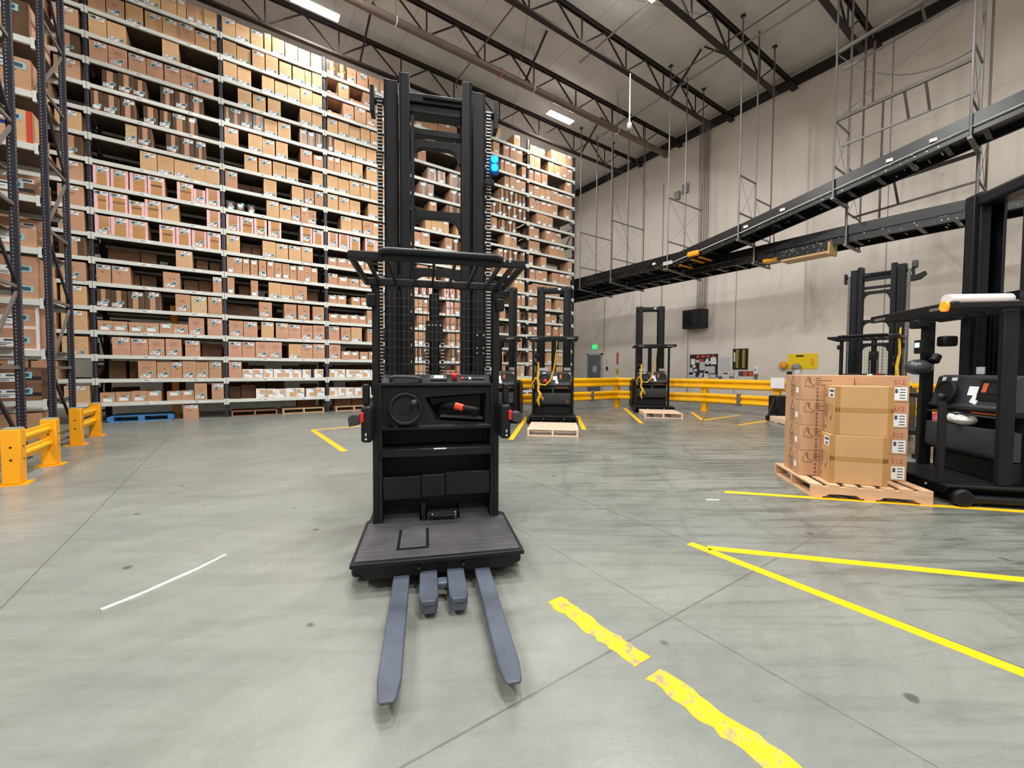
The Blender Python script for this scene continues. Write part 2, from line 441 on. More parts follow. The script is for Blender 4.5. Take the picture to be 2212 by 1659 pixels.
def carton_mb(w, d, h, t, rng, b=None, off=(0, 0, 0)):
    q = MB()
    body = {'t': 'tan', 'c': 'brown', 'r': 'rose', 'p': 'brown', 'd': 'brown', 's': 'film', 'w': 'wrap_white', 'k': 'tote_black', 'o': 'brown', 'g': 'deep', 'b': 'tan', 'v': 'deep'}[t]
    if t == 'w' and w > .5: body = 'brown'
    m = CI[body]; a = w / 2
    fs = [(0, 4, 7, 3), (1, 2, 6, 5), (4, 5, 6, 7), (3, 7, 6, 2), (0, 1, 5, 4)]
    vs = [(-a, 0, 0), (a, 0, 0), (a, 0, h), (-a, 0, h), (-a, d, 0), (a, d, 0), (a, d, h), (-a, d, h)]
    # faces: left, right, back, top, bottom
    if t == 'o':
        q.add(vs, [(0, 3, 7, 4), (1, 5, 6, 2), (4, 7, 6, 5), (3, 2, 6, 7), (0, 4, 5, 1)], m)
        e = .012
        q.box(-a, a, d - e, d, 0, h, CI['black_dull']); q.box(-a + .05, -a + .13, .1, .3, .01, .14, CI['label_white']); q.box(.0, .09, .12, .34, .01, .09, CI['label_white'])  # black back sheet paints the shade inside the open carton
        grid_front(q, w, .06, [], [], lambda x, z: 'brown')
    else:
        q.add(vs, [(0, 3, 7, 4), (1, 5, 6, 2), (4, 7, 6, 5), (3, 2, 6, 7), (0, 4, 5, 1)], m)
        r1 = rng.uniform(-.02, .02)
        if t == 't':
            f = lambda x, z: 'tape_tan' if x > a - .016 or (x < -a + .01) or (abs(z - h * .5) < .012 and (x < -a + .05 or x > a - .06)) else 'tan'
            grid_front(q, w, h, [-a + .01, a - .016, -a + .05, a - .06], [h * .5 - .012, h * .5 + .012], f)
        elif t == 'c':
            f = lambda x, z: 'tape_tan' if x > a - .008 else ('print_brown' if abs(z - h * .6) < .012 and abs(x - r1) < w * .2 and rng.random() < .6 else 'brown')
            grid_front(q, w, h, [a - .008, r1 - w * .2, r1 + w * .2, r1 - .02, r1 + .02], [h * .6 - .012, h * .6 + .012], f)
        elif t == 'r':
            ps = [-.05, -.02, .01, .04]
            f = lambda x, z: 'tape_rose' if abs(x) > a - .011 or z > h - .012 or (abs(z - h * .46) < .01 and abs(x) > a - .07) else ('print_brown' if any(abs(x - p - .004) < .004 for p in ps) and h * .58 < z < h * .82 else 'rose')
            grid_front(q, w, h, [-a + .011, a - .011, -a + .07, a - .07] + ps + [p + .008 for p in ps], [h * .46 - .01, h * .46 + .01, h * .58, h * .82, h - .012], f)
        elif t == 'p':
            l, r = .055 + r1 * .5, .048 - r1 * .5
            f = lambda x, z: 'tape_pink' if x < -a + l or x > a - r else ('kraft' if abs(z - h * .5) > .02 else 'tape_dark' if rng.random() < .3 else 'print_brown')
            if rng.random() < .5: f2 = f
            else: f2 = lambda x, z: 'tape_pink' if x < -a + l or x > a - r else ('brown' if z > h * .62 else 'kraft')
            grid_front(q, w, h, [-a + l, a - r], [h * .5 - .02, h * .5 + .02, h * .62], f2)
        elif t == 'd':
            l, r = w * rng.uniform(.28, .38), w * rng.uniform(.28, .36)
            f = lambda x, z: 'tape_dark' if x < -a + l or x > a - r else 'brown'
            grid_front(q, w, h, [-a + l, a - r], [], f)
        elif t == 'w':
            sd = rng.choice((-1, 1)); e = .012
            f = lambda x, z: 'tan' if e < z < h - .03 and (-a + .085 < x * sd < a - .012 if True else 0) else 'wrap_white'
            if w > .5: f = lambda x, z: 'brown' if .02 < z < h - .02 and (-a + .11 < x < a - .04) else 'wrap_white'; sd = 1; grid_front(q, w, h, [-a + .11, a - .04], [.02, h - .02], f)
            else: grid_front(q, w, h, [sd * (-a + .085), sd * (a - .012)], [e, h - .03], f)
        elif t == 'k':
            f = lambda x, z: 'brown' if abs(x) < a - .05 and .07 < z < h - .05 else 'tote_black'
            grid_front(q, w, h, [-a + .05, a - .05], [.07, h - .05], f)
        elif t == 'b':   # carton with a blue strap and a red edge strap
            f = lambda x, z: 'tote_blue' if -a + .12 < x < -a + .19 or (x < -a + .34 and x > -a + .12 and abs(z - h * .52) < .03) else 'strap_red' if x > a - .07 else 'tan'
            grid_front(q, w, h, [-a + .12, -a + .19, -a + .34, a - .07], [h * .52 - .03, h * .52 + .03], f)
        elif t == 'v':   # dark film-wrapped carton with blue tape
            f = lambda x, z: 'tote_blue' if abs(x - .1) < .04 and z > h * .45 else 'tote_black' if x < -a + .1 or abs(z - h * .4) < .03 else 'deep'
            grid_front(q, w, h, [-a + .1, .06, .14], [h * .4 - .03, h * .4 + .03, h * .45], f)
        else:
            grid_front(q, w, h, [], [], lambda x, z: body)
    if b is None: return q
    b.v_off = len(b.v)
    b.add([(x + off[0], y + off[1], z + off[2]) for x, y, z in q.v], [], 0)
    for fc, mm in zip(q.f, q.m): b.f.append(tuple(i + b.v_off for i in fc)); b.m.append(mm)
    return b
def build_carton(name, q, loc, rz=0.0):
    used = sorted(set(q.m)); q.m = [used.index(x) for x in q.m]
    o = bpy.data.objects.new(name, q.mesh(name, [CM[i] for i in used], smooth=False, fix=False)); COL.objects.link(o)
    o.location = loc; o.rotation_euler = (0, 0, rz); return o
def label_mesh(w, h, c, ink):
    b = MB().box(-w / 2, w / 2, -.002, 0, -h / 2, h / 2, 0)
    if ink == 1:
        for (x0, x1, z0, z1) in ((-.46, -.2, .12, .34), (.0, .42, .14, .36), (-.42, .3, -.16, -.08), (-.42, .1, -.36, -.26)): b.box(x0 * w, x1 * w, -.0026, -.002, z0 * h, z1 * h, 1)
    else: b.box(-.3 * w, .3 * w, -.0026, -.002, -.28 * h, .28 * h, 1)
    return b.mesh('label', [c, 'label_ink' if c != 'label_rose' else 'label_white'], smooth=False)
LM = {'white_label': label_mesh(.175, .085, 'label_white', 1), 'blue_label': label_mesh(.1, .066, 'label_teal', 0),
      'rose_label': label_mesh(.07, .075, 'label_rose', 0), 'tall_label': label_mesh(.075, .12, 'label_white', 1), 'yellow_label': label_mesh(.1, .08, 'label_yellow', 0)}
def stick(o, kind, x, z, tilt=0.0, sc=1.0):
    c = bpy.data.objects.new(kind, LM[kind]); COL.objects.link(c); c.parent = o; c.location = (x, -.001, z); c.rotation_euler = (0, tilt, 0); c.scale = (sc, 1, sc); return c
def stick_labels(o, w, h, t, rng, i):
    a = w / 2; tl = rng.uniform(-.08, .08)
    if t in 'gko': return 'bare'
    if t == 'w':
        sd = rng.choice((-1, 1)); stick(o, 'tall_label', sd * (a - .045), h * .68, 0, .8); stick(o, 'rose_label', sd * (a - .045), h * .25, tl, .9); return 'rose'
    if w < .2:
        if rng.random() < .7: stick(o, 'white_label', 0, h - .05, 0, min(1, w / .14)); stick(o, 'blue_label', -.01, h - .105, 0, .9); return 'high'
        stick(o, 'white_label', 0, .06, 0, min(1, w / .14)); stick(o, 'blue_label', .02, .11, 0, .9); return 'low'
    r = rng.random()
    if t == 'd' and i > 15: stick(o, 'yellow_label', .03, h * .5, .4); stick(o, 'white_label', -.03, .08); return 'yellow'
    if t == 't' and r < .55: stick(o, 'white_label', -a * .38, .05, 0); stick(o, 'blue_label', a * .55, .055, 0, .9); return 'low'
    if r < .5: stick(o, 'white_label', -a * .2, .06 + rng.uniform(0, .03), tl); stick(o, 'blue_label', a * .35, .12 + rng.uniform(0, .03), tl * 1.5); return 'low'
    if r < .8: stick(o, 'white_label', a * .22, h - .055, tl * .5); stick(o, 'blue_label', -a * .2, h - .12, tl); return 'high'
    if h < .3: stick(o, 'tall_label', -a * .4, h * .55, 0); stick(o, 'blue_label', a * .3, h * .38, tl); return 'side'
    stick(o, 'blue_label', -a * .55, h - .05, 0); stick(o, 'white_label', a * .18, h - .055, 0); return 'row'
LOOK = {'t': 'tan pale-taped carton', 'c': 'plain brown carton', 'r': 'pink-edged rosy carton', 'p': 'pink-taped carton', 'd': 'dark-banded brown carton',
        's': 'shiny film-wrapped carton', 'w': 'small white-wrapped carton', 'k': 'dark brown-fronted tote', 'o': 'open-fronted carton', 'g': 'shaded deep-set carton'}
DATA = """
1.0:6,32,cl 33,61,cl 61,89,cl 89,116,cl 127,155,cl 155,181,cl 182,208,cf 218,244,cf
1.1:15,46,gf 51,73,gf 74,108,cf 109,135,cf 135,158,cf 159,186,cf 186,212,cf 213,240,cf
1.2:30,62,rf 63,94,rf 95,125,rf 127,158,rf 165,195,rf 197,241,gm
1.3:6,31,cl 31,58,cl 60,87,cl 87,115,cl 116,142,cl 142,172,cl 173,205,rf 212,244,rf
1.4:6,29,df 29,57,df 60,89,df 90,119,df 148,178,cf 179,212,sf 214,244,cf
1.5:6,31,cf 33,65,cf 65,76,gm 78,107,gm 125,158,cf 162,192,gm 193,223,gm 225,244,cf
1.6:19,77,gm 79,109,gm 151,184,tf 189,214,gm 217,244,gm
1.7:6,34,pf 34,65,pf 65,99,pf 120,151,pf 152,182,pf 183,214,pf 215,244,pf
1.8:6,31,pf 32,64,pf 65,94,pm 94,125,pf 126,159,tf 215,244,pf
1.9:6,34,pf 35,66,pf 68,100,pf 101,133,pf 156,189,pf 189,213,pm 214,244,pf
1.10:88,119,tf 120,151,tf 152,184,tf 184,215,tf 215,244,tf
1.11:63,84,sf 85,111,df 137,164,df 165,192,df 193,216,df
1.12:6,26,df 26,54,df 56,81,df 96,122,df 126,148,df 150,178,df 179,199,df
1.13:25,52,df 53,80,df 80,102,df 128,155,df 156,184,df 185,213,df
1.14:6,37,rf 38,70,rf 72,103,rf 104,135,rf 137,168,rf 169,201,rf 202,235,rf
1.15:6,36,tf 37,69,tf 134,166,tf
1.16:6,35,cf 36,67,cf 69,100,tf 103,135,tf 136,167,tf 167,198,cf 199,229,tf 230,244,cf
1.17:102,133,tf 134,164,tf 165,182,tf 183,200,cf 200,217,tf 218,244,tf
2.0:6,32,gm 33,67,gm 67,91,wl 92,116,wl 116,140,wl 140,164,wl 165,188,wl 192,216,wl 218,243,wl
2.1:6,35,rf 36,60,wl 60,85,wl 86,109,wl 110,133,wl 134,158,wl 158,181,wl 183,206,wl 215,240,wl
2.2:6,36,rf 37,67,rf 68,99,rf 99,131,rf 149,181,tf 181,211,rf 212,244,rf
2.3:8,40,rf 41,73,rf 82,112,tf 117,148,rf 149,181,rf 182,212,rf 213,244,rf
2.4:6,31,gm 33,62,gm 77,108,cf 138,170,cf 173,204,cf 212,243,cf
2.5:6,22,cf 32,58,gm 59,76,cf 101,131,tf 132,161,tf 161,197,cf 202,234,gm
2.6:6,22,cf 22,40,cf 41,57,cf 59,76,cf 78,96,cf 98,115,cf 116,134,cf 135,153,cf 154,172,cf 173,191,cf 191,208,cf 209,227,cf
2.7:6,36,tf 39,63,gm 64,87,gm 88,119,tf 120,150,tf 152,183,tf 184,214,tf
2.8:6,36,pf 37,68,pf 69,99,pf 102,134,pf 182,213,pf 215,244,pf
2.9:7,26,kl 29,48,kl 55,72,kl 99,129,tf 131,160,tf 161,183,cf 184,203,cf 203,225,cf
2.10:6,33,cf 34,65,gm 66,91,gm 93,124,tf 162,192,tf 194,219,cf 221,244,cf
2.11:49,79,tf 82,113,tf 116,147,tf 149,179,tf 216,244,tf
2.12:6,37,tf 59,91,tf 92,121,tf 124,153,tf 185,216,cf 219,244,cm
2.13:6,20,df 20,43,df 43,69,df 70,95,df 97,128,tf 130,161,tf 184,204,df 205,224,df 225,244,df
2.14:37,68,tf 71,101,tf 106,137,tf 185,215,tf 217,244,tf
2.15:6,36,tf 37,68,tf 93,122,tf 124,154,tf 155,186,tf 187,217,tf 218,244,tf
2.16:6,36,tf 37,68,tf 71,100,tf 102,132,tf 135,165,tf 168,199,tf 200,216,sf 218,244,tf
2.17:6,34,tf 35,66,tf 69,97,tf 100,116,tf 119,148,tf 150,181,tf 183,213,tf 216,244,tf
3.0:6,30,wl 30,53,wl 54,78,wl 79,103,wl 105,129,wl
3.1:6,29,wl 30,52,wl 54,77,wl 79,104,wl 104,128,wl 129,155,wl
3.2:6,39,rf 41,69,cl 70,93,cl 96,121,cl 123,152,cl
3.3:6,37,rf 40,68,cf 71,103,tf 119,149,cf
3.4:6,34,cl 35,65,cl 66,92,cl 93,117,cl 119,149,cf 156,202,cf
3.5:6,30,cl 31,57,cl 72,98,cl 100,126,cl 156,203,cf
3.6:6,33,cm 34,62,cl 64,96,cl 97,129,cl 156,203,cf
3.7:6,31,cl 32,58,cl 59,88,cl 89,112,cl 114,138,cl 170,203,cf
3.8:6,34,pf 37,67,pf 69,100,pf 114,146,pf 147,180,pf 183,217,pf
3.9:44,75,tf 76,105,tf 108,137,cf 138,166,tf 169,200,tf 204,238,tf
3.10:6,35,tf 38,69,tf 70,101,tf 125,156,tf 159,191,tf 194,228,tf
3.11:6,36,tf 37,68,tf 69,99,tf 101,130,tf 132,161,tf 165,198,tf 201,231,tf
3.12:7,25,cf 26,43,cf 45,75,tf 77,108,tf 121,154,tf 155,185,tf 188,225,tf
3.13:7,24,df 26,57,tf 59,87,tf 89,119,tf 121,152,tf 175,205,tf 208,235,tf
3.14:8,37,tf 39,69,tf 70,102,tf 104,132,tf 134,159,tf 162,192,tf 195,225,tf
3.15:8,51,of 52,83,cf 86,119,cf 121,153,cf 156,189,cf 192,226,cf
3.16:7,37,of 39,69,tf 71,110,of 111,142,cf 146,176,tf 179,212,tf
3.17:7,35,df 36,62,df 64,91,cf 94,126,cf 130,160,cf 162,189,cf 193,223,tf
4.0:26,68,cf 72,116,cf 124,201,cf
4.1:24,40,cf 41,56,cf 57,76,cf 141,179,cl 185,214,cf
4.2:26,38,df 38,55,df 57,74,df 158,181,df 182,205,df
4.3:23,35,cf 36,63,cf 65,84,cf 151,179,cf 183,213,cf
4.4:36,67,cf 69,88,cf 141,153,cf 156,181,cf 190,213,cf
4.5:25,57,cf 59,77,cf 143,156,pf 158,171,pf 175,200,pf
4.6:23,38,pf 51,65,pf 77,89,pf 135,153,pf 158,175,pf 187,209,pf
4.7:35,74,cf 82,104,cf 135,154,cf 162,181,cf 193,220,cf
4.8:23,35,pf 37,59,df 60,86,df 95,148,cf 150,212,pf
4.9:25,50,cf 51,82,cf 139,165,cf 167,192,df 202,232,df
4.10:67,87,tf 88,109,tf 110,130,tf 131,154,tf 181,202,tf 203,228,tf
4.11:81,108,cf 145,179,df 181,198,df 199,220,df
4.12:44,70,df 71,95,df 158,186,df 189,212,df 216,244,df
4.13:74,106,df 112,141,df 156,188,df 192,216,df 220,244,df
4.14:41,67,cf 204,235,cf
4.15:71,103,cf 173,196,cf 204,239,cf
4.16:31,59,cf 60,83,cf 84,108,cf 111,136,cf 137,161,cf 162,185,cf
4.17:127,154,tf 155,180,tf 181,204,tf 208,235,tf
5.0:183,228,cf
5.1:123,143,cf 183,217,cf 218,237,sf
5.2:123,136,cf 183,202,cf
5.3:182,223,cf
5.4:171,191,pf 191,214,pf
5.5:122,142,cf 182,211,cf
5.6:183,200,cf 201,216,cf 219,236,cf
5.7:184,203,tf 204,221,tf 221,236,tf
5.8:99,129,tf 130,159,tf 189,232,cf
5.9:109,130,cf 131,154,df 154,177,df 177,203,df 221,235,df
5.10:137,163,tf 164,194,cf
5.11:82,105,cf 117,149,df 150,174,df 174,195,df
5.12:82,103,df 104,127,df 128,149,df 150,170,df 171,198,df 199,220,df 222,239,df
5.13:114,137,df 138,157,df 158,178,df 179,202,df 203,222,df 223,239,df
5.14:139,162,cf 163,186,cf 187,212,cf 213,238,cf
5.15:121,136,cf 137,164,cf 165,192,cf 218,238,cf
5.16:86,114,tf 132,161,cf 162,189,cf 190,220,cf
5.17:86,118,tf 182,210,tf
6.0:15,52,cf
6.1:18,35,cf 98,138,tf 154,202,tf
6.2:6,32,cf 102,137,tf 154,199,tf
6.3:6,21,cf 99,129,cf
6.4:6,25,cm 29,56,cm 96,123,cf 140,164,cf 173,193,cf
6.5:6,24,cm 31,57,cm 94,120,cm 123,152,cm
6.6:6,27,cf 29,59,cf 95,127,cf 151,194,cf
6.7:6,26,cm 27,95,cf 99,171,cf
6.8:13,38,cf 41,75,cf 76,102,cf 132,166,cf 170,199,cf 201,230,cf
6.9:6,29,cf 67,96,cf 215,234,cf
6.10:6,32,cf 32,62,cf 113,144,cf 144,172,cf 173,195,cf
6.11:6,30,cf 31,58,cf 89,119,cf 120,146,cf 146,178,cf
6.12:42,68,cf 69,99,cf 99,128,cf
6.13:6,31,cf 31,63,cf 63,93,cf 94,126,cf 126,154,cf 195,229,cf
6.14:6,28,cf 29,60,cf 61,89,cf 89,118,cf 119,156,cf 157,186,cf 187,234,cf
6.15:6,28,cf 30,63,cf 67,98,cf 202,233,cf
6.16:6,29,tf 31,61,tf 103,134,tf 136,171,tf 173,203,cf 205,235,cf
6.17:6,44,tl 45,83,tl 120,160,tf 162,201,tf 203,232,cf"""
cart = []
for ln in DATA.split('\n'):
    if ':' not in ln: continue
    a, b = ln.split(':'); k, i = map(int, a.split('.'))
    nth = 0
    for tok in b.split():
        x0, x1, th = tok.split(','); x0, x1, t, hc = int(x0) / 100, int(x1) / 100, th[0], th[1]
        if t != 'g': nth += 1
        cart.append([k, i, x0, x1, t, hc, nth])
# the part-hidden end bay: a box against the end upright on each shelf, more behind
for i in range(18):
    for j, (x0, x1) in enumerate(((.1, .5), (.56, .95), (1.02, 1.45), (1.5, 1.9), (1.98, 2.4))):
        if RND.random() < (.92 if j == 4 else .75): cart.append([0, i, x0, x1, RND.choice('ctdc'), 'f', 5 - j])
def prio(c):
    k, i, x0, x1, t, hc, n = c
    x, z = RX + BW * (k - 1) + (x0 + x1) / 2, RZ + RH * i
    hh = {'f': .42, 'm': .34, 'l': .25}[hc]
    p = (x1 - x0) * hh / (x * x + RY * RY + (z - 1.3) ** 2)
    if t == 'g': p *= .22
    if k == 0: p *= .9 if n == 1 else .01
    if k == 3 and x0 > 1.25: p *= .05
    if k == 4: p *= .5
    if k >= 5 and i < 3: p *= .4
    return -p
cart.sort(key=prio)
BAYS = {0: 'end bay', 1: 'first full bay', 2: 'second full bay', 3: 'third full bay', 4: 'bay behind mast', 5: 'signal lamp bay', 6: 'last bay'}
mass = MB(); seen_labels = set()
shelf_name = lambda i: (ORD[i] + ' shelf up') if i < 9 else ('top shelf' if i == 17 else ORD[17 - i] + ' shelf from top')
for n, (k, i, x0, x1, t, hc, nth) in enumerate(cart):
    rng = random.Random(k * 1000 + i * 50 + int(x0 * 100))
    w = x1 - x0 - .006; h = {'f': rng.uniform(.405, .44), 'm': rng.uniform(.32, .36), 'l': rng.uniform(.235, .26)}[hc]
    if t == 'p' and hc == 'f': h = .43
    x = RX + BW * (k - 1) + (x0 + x1) / 2; z = RZ + RH * i + .0455
    y = RY - .012 + rng.uniform(-.012, .05)
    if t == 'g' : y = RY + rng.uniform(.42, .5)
    if t == 'k': y = RY + .12
    d = min(rng.uniform(.5, .6), RY + 1.0 - y)
    if n < 264:
        o = build_carton('cardboard_box', carton_mb(w, d, h, t, rng), (x, y, z), rng.uniform(-.006, .006))
        hint = stick_labels(o, w, h, t, rng, i)
        lab = '%s, %s from guard side, %s, %s' % (LOOK[t], ORD[max(nth, 1) - 1] if t != 'g' else 'deep-set', shelf_name(i), BAYS[k])
        o['label'] = lab; o['category'] = 'box'; o['group'] = 'cartons on the tall rack'
        o['_k'] = (k * 100 + i)
    else:
        carton_mb(w, d, h, t, rng, mass, (x, y, z))
        if t != 'g':
            lz = z + (rng.uniform(.05, .08) if rng.random() < .6 else h - .07); lw = min(.16, w * .6)
            mass.box(x - lw / 2, x + lw / 2, y - .003, y - .001, lz - .04, lz + .04, CI['label_white'])
            mass.box(x + w * .12, x + w * .12 + lw * .5, y - .0045, y - .003, lz + .02, lz + .08, CI['label_teal'])
# deep-set ones: tell them apart by the front carton next to them
from collections import defaultdict
rowd = defaultdict(list)
for c in cart: rowd[(c[0], c[1])].append(c)
gi = defaultdict(int)
for o in sorted([o for o in COL.objects if o.name.startswith('cardboard_box') and '_k' in o and 'deep-set' in o['label']], key=lambda o: o.location.x):
    kk = o['_k']; k, i = kk // 100, kk % 100
    gi[kk] += 1
    o['label'] = 'shaded deep-set carton, %s such from guard side, %s, %s' % (ORD[gi[kk] - 1], shelf_name(i), BAYS[k])
for o in COL.objects:
    if '_k' in o: del o['_k']
# cartons of a row added behind the rack to darken the gaps
rng = random.Random(5)
for k in range(-1, 5):
    for i in range(18):
        x = .05
        while x < 2.2:
            w = rng.uniform(.34, .5)
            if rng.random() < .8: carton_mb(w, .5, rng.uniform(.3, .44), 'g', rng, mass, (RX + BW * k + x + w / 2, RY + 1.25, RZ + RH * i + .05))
            x += w + .02
used = sorted(set(mass.m)); mass.m = [used.index(v) for v in mass.m]
ms = bpy.data.objects.new('cardboard_box', mass.mesh('cartons', [CM[i] for i in used], smooth=False, fix=False)); COL.objects.link(ms)
tag(ms, 'all the smaller far-off and deep-set cartons filling the tall rack', 'box', None, 'stuff')
b = MB()  # decks and posts of the added row, there to darken the gaps
for i in range(18): b.box(RX - BW, RX + 5 * BW, RY + 1.2, RY + 2.2, RZ + RH * i, RZ + RH * i + .045)
for k in range(-1, 6): b.box(RX + BW * k - .04, RX + BW * k + .04, RY + 1.2, RY + 1.27, 0, 10.5)
tag(b.build('storage_rack', 'deck_brown', smooth=False), 'added second rack row darkening the gaps behind the tall carton rack', 'rack')

# things standing on the floor under the lowest shelf
def pallet_parts(root, L, W, mats, H=.14, boards=7, gap=None, lower=3, nb=3, block=False):
    """stringer pallet: boards run along x (length L), stringers along y (depth W); origin at the floor centre"""
    bw = .095; b = MB()
    for j in range(boards):
        y = -W / 2 + bw / 2 + j * (W - bw) / (boards - 1); jx = RND.uniform(-.006, .006)
        b.box(-L / 2 + jx, L / 2 + jx, y - bw / 2, y + bw / 2, H - .018, H)
    b.build('deck_board', mats, root, smooth=False)
    for j in range(nb):
        x = -L / 2 + .02 + j * (L - .04) / (nb - 1)
        c = MB()
        if block:
            for y in (-W / 2 + .07, 0, W / 2 - .07): c.box(x - .06, x + .06, y - .07, y + .07, .018, H - .018)
        else: c.box(x - .02, x + .02, -W / 2, W / 2, .018, H - .018)
        c.build('stringer', mats, root, smooth=False)
    b = MB()
    for j in range(lower):
        y = -W / 2 + bw / 2 + j * (W - bw) / (lower - 1)
        b.box(-L / 2, L / 2, y - bw / 2, y + bw / 2, 0, .018)
    b.build('bottom_board', mats, root, smooth=False)
def pallet(label, loc, rz, L, W, mats, **kw):
    r = tag(empty('wooden_pallet', loc, rz), label, 'pallet', 'pallets in the hall'); pallet_parts(r, L, W, mats, **kw); return r
pallet('sky blue block pallet on the floor under the first rack bay', (RX + .78, RY + .42, 0), 0, 1.15, .8, 'pallet_blue', block=True)
pallet('old dark brown pallet under the second rack bay', (RX + BW + .64, RY + .42, 0), 0, 1.08, .8, 'pallet_brown')
pallet('pale wooden pallet under the second rack bay, next to its post', (RX + BW + 1.86, RY + .46, 0), 0, 1.1, .9, 'pallet_wood')
pallet('pale wooden pallet loaded with dark cartons under the third rack bay', (RX + 2 * BW + .78, RY + .46, 0), 0, 1.1, .9, 'pallet_wood')
rng = random.Random(3)
for (x, y, z, w, h, lab) in ((RX + 1.74, RY + .0, 0, .31, .355, 'tall brown carton standing on the floor beside the blue pallet'), (RX + BW + 2.0, RY + .55, .1405, .5, .24, 'shaded brown carton on the pale pallet under the second bay'),
                             (RX + 2 * BW + .5, RY + .3, .1405, .5, .26, 'shaded carton on the third bay pallet, nearer the guards'), (RX + 2 * BW + 1.03, RY + .3, .1405, .5, .26, 'shaded carton on the third bay pallet, nearer the lift')):
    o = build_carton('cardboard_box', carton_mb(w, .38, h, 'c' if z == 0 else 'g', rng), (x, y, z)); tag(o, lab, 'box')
    if z == 0: stick(o, 'white_label', .04, h - .05); stick(o, 'rose_label', -.09, h - .05, 0, .8)
o = MB().box(RX + 1.31, RX + 1.46, RY + .62, RY + .72, 0, 2.95).build('column_guard', 'yellow_deep', bevel=.01); tag(o, 'yellow column guard standing inside the first rack bay', 'column guard')

# ---------------------------------------------------------------- the two blue racks at the near aisle end
LZ, LH = .707, .828
def near_rack(y0, label):
    r = tag(empty('storage_rack', (-2.5, y0, 0)), label, 'rack')
    for k in range(3):
        x = -2.5 * k - .04
        f = None
        for j, y in enumerate((.035, 1.035)):
            b = MB().box(x - .04, x + .04, y - .035, y + .035, .012, 11.2)
            b.box(x - .08, x + .08, y - .08, y + .08, 0, .012)
            if k == 0:
                hole_dots(b, y - .004, x + .0408, .06, 11.1, 1, face='x', r=.008)
                hole_dots(b, x - .012, y - .0358, .06, 11.1, 1)
            b.build('upright_post', ['rack_blue', 'hole_light'], r, smooth=False)
        z = .16; i = 0
        while z < 10.6:
            s = .2 if k == 0 else 0
            MB().bar((x, .05, z), (x, 1.02, z), .03, .045).build('brace', 'brace_grey', r, smooth=False)
            p, q = ((x, .05, z + .06), (x, 1.02, z + 1.06)) if i % 2 else ((x, 1.02, z + .06), (x, .05, z + 1.06))
            MB().bar(p, q, .03, .045).build('brace', 'brace_grey' if i % 2 else 'rack_blue', r, smooth=False)
            z += 1.14; i += 1
    for i in range(12):
        z = LZ + LH * i
        for k in range(2):
            xa, xb = -2.5 * k - .09, -2.5 * (k + 1) + .01
            b = MB()
            for y in (-.015, 1.035): b.box(xb, xa, y, y + .05, z - .05, z + .05)
            for x in (xb, xa - .045):
                b.box(x, x + .045, -.018, .04, z - .1, z + .07)
            b.build('shelf_beam', 'beam_grey', r, smooth=False)
            MB().box(xb, xa, .04, 1.03, z + .02, z + .045).build('shelf_deck', 'deck_brown', r, smooth=False)
    return r
near_rack(9.86, 'dark blue perforated rack end behind the second yellow guard')
near_rack(7.66, 'dark blue perforated rack end behind the nearest yellow guard')
rng = random.Random(11)
# (shelf, height above that shelf, width, height, type, words) of the cartons at the end of the second blue rack
NB2 = [(-1, 0, .62, .55, 'c', 'big brown carton on the floor in the blue rack behind the second guard'),
       (0, 0, .6, .26, 'v', 'dark blue-taped carton low in the blue rack end'), (0, .262, .6, .26, 'v', 'dark carton on a dark carton, lowest shelf of the blue rack'),
       (1, 0, .62, .36, 'w', 'white-taped carton on the second shelf of the blue rack end'), (1, .362, .62, .36, 'w', 'white-taped carton stacked on another, second shelf of the blue rack end'),
       (2, 0, .5, .32, 'c', 'lower of two stacked brown cartons, third shelf of the blue rack end'), (2, .322, .52, .36, 'c', 'upper of two stacked brown cartons, third shelf of the blue rack end'),
       (3, 0, .66, .3, 'c', 'wide low brown carton, fourth shelf of the blue rack end'), (4, 0, .64, .2, 'v', 'flat dark carton, fifth shelf of the blue rack end'), (5, 0, .62, .52, 'b', 'carton with blue strap and red edge in the blue rack end'),
       (6, 0, .5, .5, 'c', 'brown carton with high label, seventh shelf of the blue rack end'), (7, 0, .62, .56, 'd', 'carton with dark tape bands, eighth shelf of the blue rack end'),
       (8, 0, .6, .48, 't', 'tan carton near the frame top in the blue rack end')]
for (i, dz, w, h, t, lab) in NB2:
    z = (LZ + LH * i + .051 if i >= 0 else 0) + dz
    o = build_carton('cardboard_box', carton_mb(w, .48, h, t, rng), (-2.66 - w / 2, 9.9, z), rng.uniform(-.01, .01)); tag(o, lab, 'box', 'cartons in the blue racks')
    stick(o, 'white_label', -.08, .12 if i < 5 else h - .12, 0, 1.6); stick(o, 'blue_label', .12, .16 if i < 5 else h - .12, .05, 1.6)
lo = MB()
for i in range(-1, 10):
    z = LZ + LH * i + .051 if i >= 0 else 0
    for (x, y) in ((-3.7, 9.9), (-4.5, 9.9), (-2.98, 10.4), (-3.65, 10.4), (-4.35, 10.4), (-3.0, 8.18), (-3.7, 8.18), (-4.4, 8.18), (-2.98, 7.68), (-3.65, 7.68)):
        if i == -1 and rng.random() < .2: continue
        w, h = rng.uniform(.5, .62), rng.uniform(.4, .62)
        if y in (8.18, 10.4) and x > -3.1:
            t = rng.choice('tcc')
            o = build_carton('cardboard_box', carton_mb(w, .46, h, t, rng), (x, y, z), rng.uniform(-.02, .02))
            stick(o, 'white_label', .05, h - .12, 0, 1.5)
            tag(o, '%s at the frame of the %s, %s' % ('tan carton' if t == 't' else 'brown carton', 'nearest blue rack' if y < 9 else 'second blue rack, far side', 'on the floor' if i < 0 else ORD[i] + ' shelf up'), 'box', 'cartons in the blue racks')
        else: carton_mb(w, .46, h, rng.choice('tcg'), rng, lo, (x, y, z))
